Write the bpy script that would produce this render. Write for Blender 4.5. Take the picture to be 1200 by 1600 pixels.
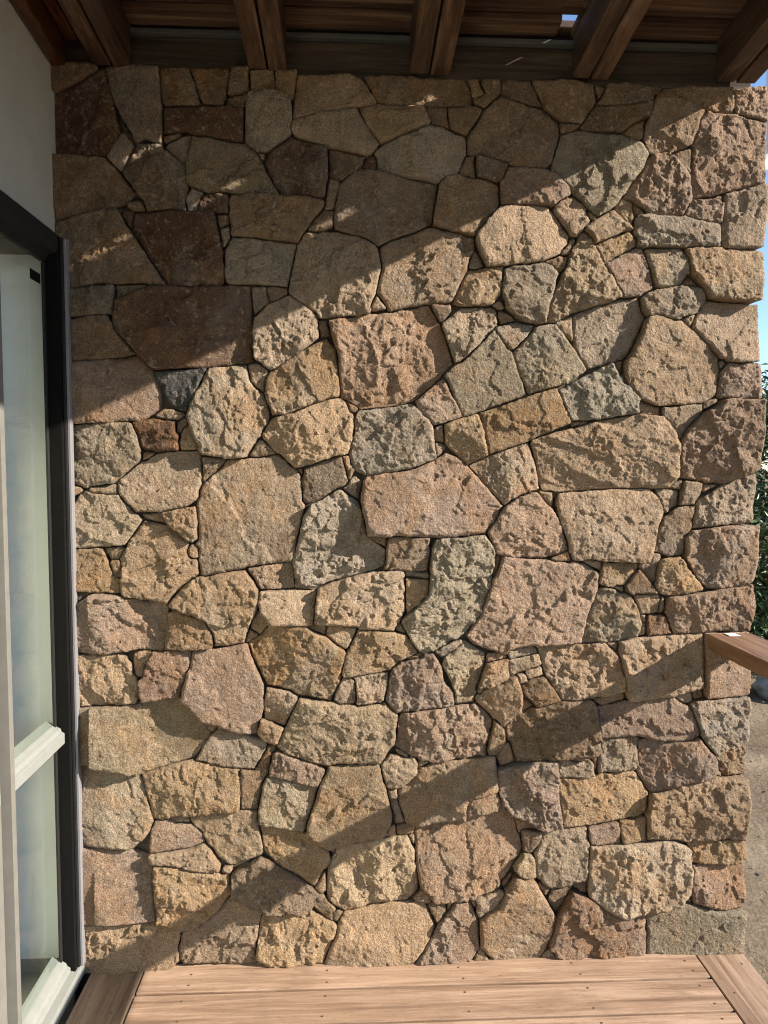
import bpy, bmesh, math, random, json
import numpy as np
from mathutils import Vector, Matrix, geometry

# ------------------------------------------------------------------ camera, sky, sun, exposure
SC = bpy.context.scene
for o in list(bpy.data.objects):
    bpy.data.objects.remove(o)
COL = SC.collection
cam = bpy.data.cameras.new('camera')
cam.sensor_fit = 'VERTICAL'
cam.sensor_height = 36.0
cam.lens = 36.0 * 1155 / 1600
cam.clip_end = 500
cam.clip_start = 0.02
co = bpy.data.objects.new('camera', cam)
COL.objects.link(co)
yaw, pitch, roll = -.0459, -.0623, -.0023
Rm = Matrix.Rotation(yaw, 3, 'Z') @ Matrix.Rotation(pitch, 3, 'X') @ Matrix.Rotation(roll, 3, 'Y')
co.matrix_world = Matrix.Translation((.8217, -2.15, 1.5055)) @ Matrix((
    (Rm[0][0], Rm[0][2], -Rm[0][1]), (Rm[1][0], Rm[1][2], -Rm[1][1]), (Rm[2][0], Rm[2][2], -Rm[2][1]))).to_4x4()
SC.camera = co

SUN_TO = Vector((1.0, -.34, .53)).normalized()          # towards the sun
ELEV = math.asin(SUN_TO.z)
AZ = math.atan2(SUN_TO.x, SUN_TO.y)
world = bpy.data.worlds.new('World')
SC.world = world
world.use_nodes = True
wn = world.node_tree.nodes
wl = world.node_tree.links
wn.clear()
sky = wn.new('ShaderNodeTexSky')
sky.sky_type = 'NISHITA'
sky.sun_disc = False
sky.sun_elevation = ELEV
sky.sun_rotation = AZ
sky.air_density = .9
sky.dust_density = .1
sky.ozone_density = 3.0
bg = wn.new('ShaderNodeBackground')
bg.inputs['Strength'].default_value = .098
wo = wn.new('ShaderNodeOutputWorld')
wl.new(sky.outputs[0], bg.inputs[0])
wl.new(bg.outputs[0], wo.inputs[0])
sun = bpy.data.lights.new('sun', 'SUN')
sun.energy = 5.0
sun.angle = math.radians(.5)
sun.color = (1, .913, .795)
so = bpy.data.objects.new('sun', sun)
COL.objects.link(so)
so.rotation_euler = (-SUN_TO).to_track_quat('-Z', 'Y').to_euler()
so.location = SUN_TO * 20
SC.view_settings.view_transform = 'Standard'
SC.view_settings.look = 'None'
SC.view_settings.gamma = 1
SC.view_settings.use_curve_mapping = False
SC.view_settings.exposure = 1.45
SC.cycles.use_denoising = True
SC.cycles.filter_width = 1.1
SC.cycles.max_bounces = 6
SC.cycles.diffuse_bounces = 3
SC.cycles.glossy_bounces = 3
SC.cycles.transparent_max_bounces = 8

# ------------------------------------------------------------------ helpers
RND = random.Random(11)


def link(name, me, mat=None, parent=None, loc=None):
    o = bpy.data.objects.new(name, me)
    COL.objects.link(o)
    if mat is not None and me is not None:
        me.materials.append(mat)
    if parent is not None:
        o.parent = parent
    if loc is not None:
        o.location = loc
    return o


def tag(o, label=None, category=None, group=None, kind=None):
    if label: o['label'] = label
    if category: o['category'] = category
    if group: o['group'] = group
    if kind: o['kind'] = kind
    return o


def empty(name, loc=(0, 0, 0)):
    o = bpy.data.objects.new(name, None)
    COL.objects.link(o)
    o.location = loc
    o.empty_display_size = .1
    return o


def bm_mesh(bm, name, smooth=False):
    me = bpy.data.meshes.new(name)
    bm.normal_update()
    bm.to_mesh(me)
    bm.free()
    if smooth:
        me.polygons.foreach_set('use_smooth', [True] * len(me.polygons))
    return me


def box_bm(x0, x1, y0, y1, z0, z1, bev=0.0, seg=2, bm=None):
    own = bm is None
    if own: bm = bmesh.new()
    vs = [bm.verts.new(p) for p in ((x0, y0, z0), (x1, y0, z0), (x1, y1, z0), (x0, y1, z0), (x0, y0, z1), (x1, y0, z1), (x1, y1, z1), (x0, y1, z1))]
    for f in ((0, 3, 2, 1), (4, 5, 6, 7), (0, 1, 5, 4), (1, 2, 6, 5), (2, 3, 7, 6), (3, 0, 4, 7)):
        bm.faces.new([vs[i] for i in f])
    if bev and own:
        bmesh.ops.bevel(bm, geom=list(bm.edges), offset=bev, segments=seg, affect='EDGES', profile=.5)
    return bm


def box(name, x0, x1, y0, y1, z0, z1, mat, parent=None, bev=.002, origin=None):
    ox, oy, oz = origin or (0, 0, 0)
    return link(name, bm_mesh(box_bm(x0 - ox, x1 - ox, y0 - oy, y1 - oy, z0 - oz, z1 - oz, bev), name), mat, parent, (ox, oy, oz))


def profile_y(name, pts, y0, y1, mat, parent=None):
    """prism: pts (x, z) counter-clockwise seen from -Y, swept along Y"""
    bm = bmesh.new()
    a = [bm.verts.new((x, y0, z)) for x, z in pts]
    b = [bm.verts.new((x, y1, z)) for x, z in pts]
    n = len(pts)
    bm.faces.new(a)
    bm.faces.new(b[::-1])
    for i in range(n):
        bm.faces.new((a[i], b[i], b[(i + 1) % n], a[(i + 1) % n]))
    bmesh.ops.recalc_face_normals(bm, faces=bm.faces)
    bmesh.ops.bevel(bm, geom=list(bm.edges), offset=.0012, segments=1, affect='EDGES')
    return link(name, bm_mesh(bm, name), mat, parent)


def hash2(ix, iy, seed):
    h = (ix.astype(np.int64) * 374761393 + iy.astype(np.int64) * 668265263 + seed * 974634777) & 0xFFFFFFFF
    h = ((h ^ (h >> 13)) * 1274126177) & 0xFFFFFFFF
    h = ((h ^ (h >> 16)) * 2246822519) & 0xFFFFFFFF
    return (h ^ (h >> 15)) & 0xFFFFFFFF


def noise2(x, y, seed):
    """gradient noise, about -1..1"""
    ix, iy = np.floor(x), np.floor(y)
    fx, fy = x - ix, y - iy
    u, v = fx * fx * fx * (fx * (fx * 6 - 15) + 10), fy * fy * fy * (fy * (fy * 6 - 15) + 10)
    r = []
    for dx, dy in ((0, 0), (1, 0), (0, 1), (1, 1)):
        a = hash2(ix + dx, iy + dy, seed) * (2 * math.pi / 4294967296.0)
        r.append(np.cos(a) * (fx - dx) + np.sin(a) * (fy - dy))
    return 1.5 * ((r[0] * (1 - u) + r[1] * u) * (1 - v) + (r[2] * (1 - u) + r[3] * u) * v)


def fbm(x, y, seed, wl0, octaves, gain=.5):
    h = 0
    a = 1.0
    for k in range(octaves):
        h = h + a * noise2(x / wl0 + 17.3 * k, y / wl0 - 9.1 * k, seed + k)
        a *= gain
        wl0 *= .5
    return h


def sstep(t):
    t = np.clip(t, 0, 1)
    return t * t * (3 - 2 * t)


class NT:
    """small helper for node materials"""
    def __init__(self, name, rough=.8, spec=.3):
        self.m = bpy.data.materials.new(name)
        self.m.use_nodes = True
        self.t = self.m.node_tree
        self.b = self.t.nodes['Principled BSDF']
        self.b.inputs['Roughness'].default_value = rough
        self.b.inputs['Specular IOR Level'].default_value = spec

    def n(self, typ, **kw):
        nd = self.t.nodes.new(typ)
        for k, v in kw.items():
            if k in nd.inputs.keys(): nd.inputs[k].default_value = v
            else: setattr(nd, k, v)
        return nd

    def l(self, a, b):
        self.t.links.new(a, b)

    def noise(self, vec, scale, detail=4, rough=.6, dist=0):
        nd = self.n('ShaderNodeTexNoise', Scale=scale, Detail=detail, Roughness=rough, Distortion=dist)
        if vec is not None: self.l(vec, nd.inputs['Vector'])
        return nd.outputs['Fac']

    def ramp(self, fac, stops):
        nd = self.n('ShaderNodeValToRGB')
        cr = nd.color_ramp
        while len(cr.elements) < len(stops): cr.elements.new(.5)
        for e, (p, c) in zip(cr.elements, stops):
            e.position = p
            e.color = (c, c, c, 1) if not hasattr(c, '__len__') else (*c, 1)
        self.l(fac, nd.inputs['Fac'])
        return nd.outputs['Color']

    def mix(self, fac, a, b, blend='MIX'):
        nd = self.n('ShaderNodeMix', data_type='RGBA', blend_type=blend)
        for s, v in ((nd.inputs[0], fac), (nd.inputs[6], a), (nd.inputs[7], b)):
            if hasattr(v, 'is_linked'): self.l(v, s)
            elif hasattr(v, '__len__'): s.default_value = (*v, 1) if len(v) == 3 else v
            else: s.default_value = v
        return nd.outputs[2]

    def math(self, op, a, b=0.0, clamp=False):
        nd = self.n('ShaderNodeMath', operation=op, use_clamp=clamp)
        for s, v in ((nd.inputs[0], a), (nd.inputs[1], b)):
            if hasattr(v, 'is_linked'): self.l(v, s)
            else: s.default_value = v
        return nd.outputs[0]

    def bump(self, height, strength, dist, normal=None):
        nd = self.n('ShaderNodeBump', Strength=strength, Distance=dist)
        self.l(height, nd.inputs['Height'])
        if normal is not None: self.l(normal, nd.inputs['Normal'])
        return nd.outputs['Normal']

    def out(self, color=None, normal=None, rough=None):
        if color is not None:
            if hasattr(color, 'is_linked'): self.l(color, self.b.inputs['Base Color'])
            else: self.b.inputs['Base Color'].default_value = (*color, 1)
        if normal is not None: self.l(normal, self.b.inputs['Normal'])
        if rough is not None: self.l(rough, self.b.inputs['Roughness'])
        return self.m


def offset_pos(nt, amount=37.0):
    """object-space position moved by a per-object random amount"""
    tc = nt.n('ShaderNodeTexCoord')
    oi = nt.n('ShaderNodeObjectInfo')
    mul = nt.math('MULTIPLY', oi.outputs['Random'], amount)
    add = nt.n('ShaderNodeVectorMath', operation='ADD')
    nt.l(tc.outputs['Object'], add.inputs[0])
    nt.l(mul, add.inputs[1])
    return add.outputs[0], oi


# ------------------------------------------------------------------ materials
def stone_material():
    nt = NT('hewn_stone', .88, .25)
    p, oi = offset_pos(nt)
    base = oi.outputs['Color']
    rnd = oi.outputs['Random']
    n1 = nt.noise(p, 8, 4, .62, .6)
    n2 = nt.noise(p, 24, 4, .7, .3)
    n3 = nt.noise(p, 250, 2, .8)
    n4 = nt.noise(p, 5.5, 3, .5, 1.0)
    # rust-coloured clouds, strength differs from stone to stone
    rs = nt.math('MULTIPLY', nt.ramp(n1, [(.44, 0), (.60, 1)]), nt.math('MULTIPLY', nt.math('FRACT', nt.math('MULTIPLY', rnd, 7.31)), .95))
    c = nt.mix(rs, base, nt.mix(.5, base, (.33, .165, .06)))
    gs = nt.math('MULTIPLY', nt.ramp(n4, [(.48, 0), (.66, 1)]), nt.math('MULTIPLY', nt.math('FRACT', nt.math('MULTIPLY', rnd, 13.7)), .7))
    c = nt.mix(gs, c, nt.mix(.6, base, (.33, .29, .24)))
    # light and dark grain
    c = nt.mix(1.0, c, nt.ramp(n2, [(.25, .68), (.5, 1.0), (.75, 1.25)]), 'MULTIPLY')
    c = nt.mix(1.0, c, nt.ramp(n3, [(.32, .55), (.5, 1.0), (.68, 1.42)]), 'MULTIPLY')
    # weather staining that runs on from stone to stone
    gp = nt.n('ShaderNodeNewGeometry')
    ws = nt.noise(gp.outputs['Position'], 2.6, 5, .65, .5)
    c = nt.mix(1.0, c, nt.ramp(ws, [(.3, (.84, .82, .80)), (.5, 1.0), (.7, (1.12, 1.09, 1.04))]), 'MULTIPLY')
    vein = nt.ramp(nt.math('ABSOLUTE', nt.math('SUBTRACT', nt.noise(p, 7.5, 4, .6, 1.2), .5)), [(0, .38), (.018, 0)])
    vein = nt.math('MULTIPLY', vein, nt.math('GREATER_THAN', nt.math('FRACT', nt.math('MULTIPLY', rnd, 29.3)), .5))
    c = nt.mix(vein, c, (.42, .34, .24))
    # pale crust and dark specks
    sp = nt.ramp(nt.noise(p, 60, 4, .75), [(.56, 0), (.67, .7)])
    c = nt.mix(sp, c, (.45, .35, .245))
    dk = nt.ramp(nt.noise(p, 85, 3, .7, .4), [(.30, .5), (.38, 0)])
    c = nt.mix(dk, c, (.07, .05, .035))
    hh = nt.math('ADD', nt.noise(p, 235, 3, .8), nt.math('MULTIPLY', nt.noise(p, 75, 3, .7), .9))
    nrm = nt.bump(hh, 1.0, .015)
    return nt.out(c, nrm)


def wood_material(name, cols, rough, spec, axis, scale=1.0, bump=.25, weather=.5):
    nt = NT(name, rough, spec)
    p, oi = offset_pos(nt, 23)
    mp = nt.n('ShaderNodeMapping')
    s = [26.0 * scale] * 3
    s['XYZ'.index(axis)] = 1.3 * scale
    mp.inputs['Scale'].default_value = s
    nt.l(p, mp.inputs['Vector'])
    v = mp.outputs['Vector']
    g1 = nt.noise(v, 1.6, 5, .65, .8)
    g2 = nt.noise(v, 7, 4, .7, .2)
    c = nt.ramp(g1, [(.33, cols[0]), (.5, cols[1]), (.66, cols[2])])
    c = nt.mix(1.0, c, nt.ramp(g2, [(.3, .78), (.5, 1.0), (.72, 1.16)]), 'MULTIPLY')
    br = nt.n('ShaderNodeMath', operation='MULTIPLY_ADD')
    nt.l(oi.outputs['Random'], br.inputs[0])
    br.inputs[1].default_value = .5
    br.inputs[2].default_value = .72
    c = nt.mix(1.0, c, br.outputs[0], 'MULTIPLY')
    st = nt.ramp(nt.noise(p, 4.5, 5, .65, .6), [(.52, 0), (.72, weather)])
    c = nt.mix(st, c, nt.mix(.5, cols[0], (.09, .06, .045)))
    # fine dark pores drawn out along the grain
    mp2 = nt.n('ShaderNodeMapping')
    s2 = [420.0] * 3
    s2['XYZ'.index(axis)] = 42.0
    mp2.inputs['Scale'].default_value = s2
    nt.l(p, mp2.inputs['Vector'])
    pores = nt.ramp(nt.noise(mp2.outputs['Vector'], 1.0, 2, .5), [(.28, .55), (.36, 0)])
    c = nt.mix(pores, c, (.05, .025, .015))
    nrm = nt.bump(g2, bump, .003)
    return nt.out(c, nrm)


def plain(name, col, rough=.6, spec=.4, var=.12, scale=18, bump=.0, metallic=0.0, bscale=300):
    nt = NT(name, rough, spec)
    p, oi = offset_pos(nt, 11)
    c = nt.mix(1.0, col, nt.ramp(nt.noise(p, scale, 5, .65), [(.3, 1 - var), (.7, 1 + var)]), 'MULTIPLY')
    nrm = nt.bump(nt.noise(p, bscale, 3, .6), bump, .002) if bump else None
    nt.b.inputs['Metallic'].default_value = metallic
    return nt.out(c, nrm)


M_STONE = stone_material()
M_MORTAR = plain('rubble_mortar', (.105, .082, .060), .95, .1, .5, 40, .9, bscale=120)
M_DECK = wood_material('deck_timber', ((.155, .094, .061), (.262, .171, .115), (.35, .242, .172)), .62, .35, 'X', .8, .3, .4)
M_DECKY = wood_material('deck_timber_border', ((.155, .094, .061), (.262, .171, .115), (.35, .242, .172)), .62, .35, 'Y', .8, .3, .4)
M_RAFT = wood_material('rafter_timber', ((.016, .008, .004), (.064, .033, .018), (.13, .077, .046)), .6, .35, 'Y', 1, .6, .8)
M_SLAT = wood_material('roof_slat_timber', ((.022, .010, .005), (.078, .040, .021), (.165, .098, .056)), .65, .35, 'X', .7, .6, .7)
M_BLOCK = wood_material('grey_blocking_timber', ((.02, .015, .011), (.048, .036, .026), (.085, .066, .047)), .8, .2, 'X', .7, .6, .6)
M_PLATE = wood_material('varnished_timber', ((.05, .018, .007), (.10, .038, .015), (.15, .062, .026)), .22, .6, 'Y', 1, .1, .3)
M_RAIL = wood_material('rail_timber', ((.13, .062, .032), (.205, .112, .062), (.29, .18, .108)), .6, .35, 'Y', .9, .2, .35)
M_RENDER = plain('grey_render', (.345, .33, .295), .92, .15, .08, 7, .35, bscale=420)
M_ALU = plain('grey_aluminium', (.20, .205, .19), .42, .5, .06, 30)
M_ALUD = plain('dark_aluminium', (.014, .0125, .013), .6, .25, .1, 30)
M_ALUP = plain('pale_aluminium_angle', (.17, .165, .17), .4, .5, .06, 30)
M_BLACK = plain('black_jamb', (.005, .005, .0045), .85, .08, .2, 30)
M_BLIND = plain('pale_blind', (.56, .54, .45), .9, .1, .04, 6)
M_REVEAL = plain('pale_reveal_paint', (.82, .82, .80), .7, .2, .05, 5)
M_STILE = plain('shade_toned_stile', (.135, .128, .112), .55, .35, .1, 25)  # aluminium darkened, with the shade of its camera-facing side in the colour
M_STEEL = plain('screw_steel', (.16, .12, .09), .45, .5, .3, 300, metallic=.6)
M_WHITE = plain('white_paint', (.62, .62, .60), .45, .4, .04, 20)
M_FLASH = plain('zinc_flashing', (.07, .072, .068), .5, .5, .15, 14)
M_ROCK = plain('grey_boulder', (.20, .195, .175), .9, .2, .35, 14, .6, bscale=60)
M_BARK = plain('bark', (.09, .065, .045), .9, .1, .3, 40, .6, bscale=80)
M_FLOWER = plain('orange_flower', (.55, .22, .03), .6, .2, .2, 40)


def glass_material():
    m = bpy.data.materials.new('window_glass')
    m.use_nodes = True
    t = m.node_tree
    t.nodes.clear()
    out = t.nodes.new('ShaderNodeOutputMaterial')
    mix = t.nodes.new('ShaderNodeMixShader')
    tr = t.nodes.new('ShaderNodeBsdfTransparent')
    tr.inputs[0].default_value = (.93, .96, .94, 1)
    gl = t.nodes.new('ShaderNodeBsdfGlossy')
    gl.inputs['Roughness'].default_value = .01
    fr = t.nodes.new('ShaderNodeFresnel')
    fr.inputs['IOR'].default_value = 1.52
    ge = t.nodes.new('ShaderNodeNewGeometry')            # the inner face of the pane passes light straight on
    mu = t.nodes.new('ShaderNodeMath')
    mu.operation = 'SUBTRACT'
    mu.use_clamp = True
    t.links.new(fr.outputs[0], mu.inputs[0])
    t.links.new(ge.outputs['Backfacing'], mu.inputs[1])
    t.links.new(mu.outputs[0], mix.inputs[0])
    t.links.new(tr.outputs[0], mix.inputs[1])
    t.links.new(gl.outputs[0], mix.inputs[2])
    t.links.new(mix.outputs[0], out.inputs[0])
    return m


def leaf_material(name, dark, light):
    nt = NT(name, .45, .45)
    g = nt.n('ShaderNodeNewGeometry')
    c = nt.ramp(g.outputs['Random Per Island'], [(0, dark), (1, light)])
    nt.b.inputs['Transmission Weight'].default_value = 0
    return nt.out(c)


def dirt_material():
    nt = NT('dirt', .95, .1)
    tc = nt.n('ShaderNodeTexCoord')
    p = tc.outputs['Object']
    c = nt.ramp(nt.noise(p, 1.3, 6, .65, .4), [(.3, (.12, .085, .055)), (.5, (.18, .135, .09)), (.7, (.27, .21, .145))])
    gr = nt.ramp(nt.noise(p, .9, 5, .7, .8), [(.55, 0), (.68, .4)])
    c = nt.mix(gr, c, (.16, .15, .075))
    c = nt.mix(1.0, c, nt.ramp(nt.noise(p, 60, 4, .7), [(.3, .6), (.5, 1), (.72, 1.3)]), 'MULTIPLY')
    nrm = nt.bump(nt.noise(p, 22, 6, .7), .8, .03)
    nrm = nt.bump(nt.noise(p, 140, 3, .7), .6, .008, nrm)
    return nt.out(c, nrm)


M_GLASS = glass_material()
M_DIRT = dirt_material()
M_LEAF = leaf_material('hedge_leaf', (.022, .042, .014), (.11, .16, .05))
M_LITTER = leaf_material('dry_leaf', (.10, .06, .03), (.24, .17, .09))

# ------------------------------------------------------------------ ground
def ground():
    n = 90
    t = np.linspace(-1, 1, n)
    ax = np.sign(t) * (np.abs(t) ** 2.6) * 250 
    bm = bmesh.new()
    gx, gy = np.meshgrid(ax + 3, ax + 2)
    d = np.hypot(gx - 2, gy)
    gz = -.36 + .03 * fbm(gx, gy, 5, 1.7, 3) * np.exp(-d / 25) + .25 * fbm(gx, gy, 9, 40, 2) * sstep((d - 12) / 60)
    vs = [[bm.verts.new((gx[j, i], gy[j, i], gz[j, i])) for i in range(n)] for j in range(n)]
    for j in range(n - 1):
        for i in range(n - 1):
            bm.faces.new((vs[j][i], vs[j][i + 1], vs[j + 1][i + 1], vs[j + 1][i]))
    o = link('ground', bm_mesh(bm, 'ground', True), M_DIRT)
    tag(o, 'bare brown dirt ground with faint grass beyond the stone wall', 'ground', kind='structure')


ground()

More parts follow.
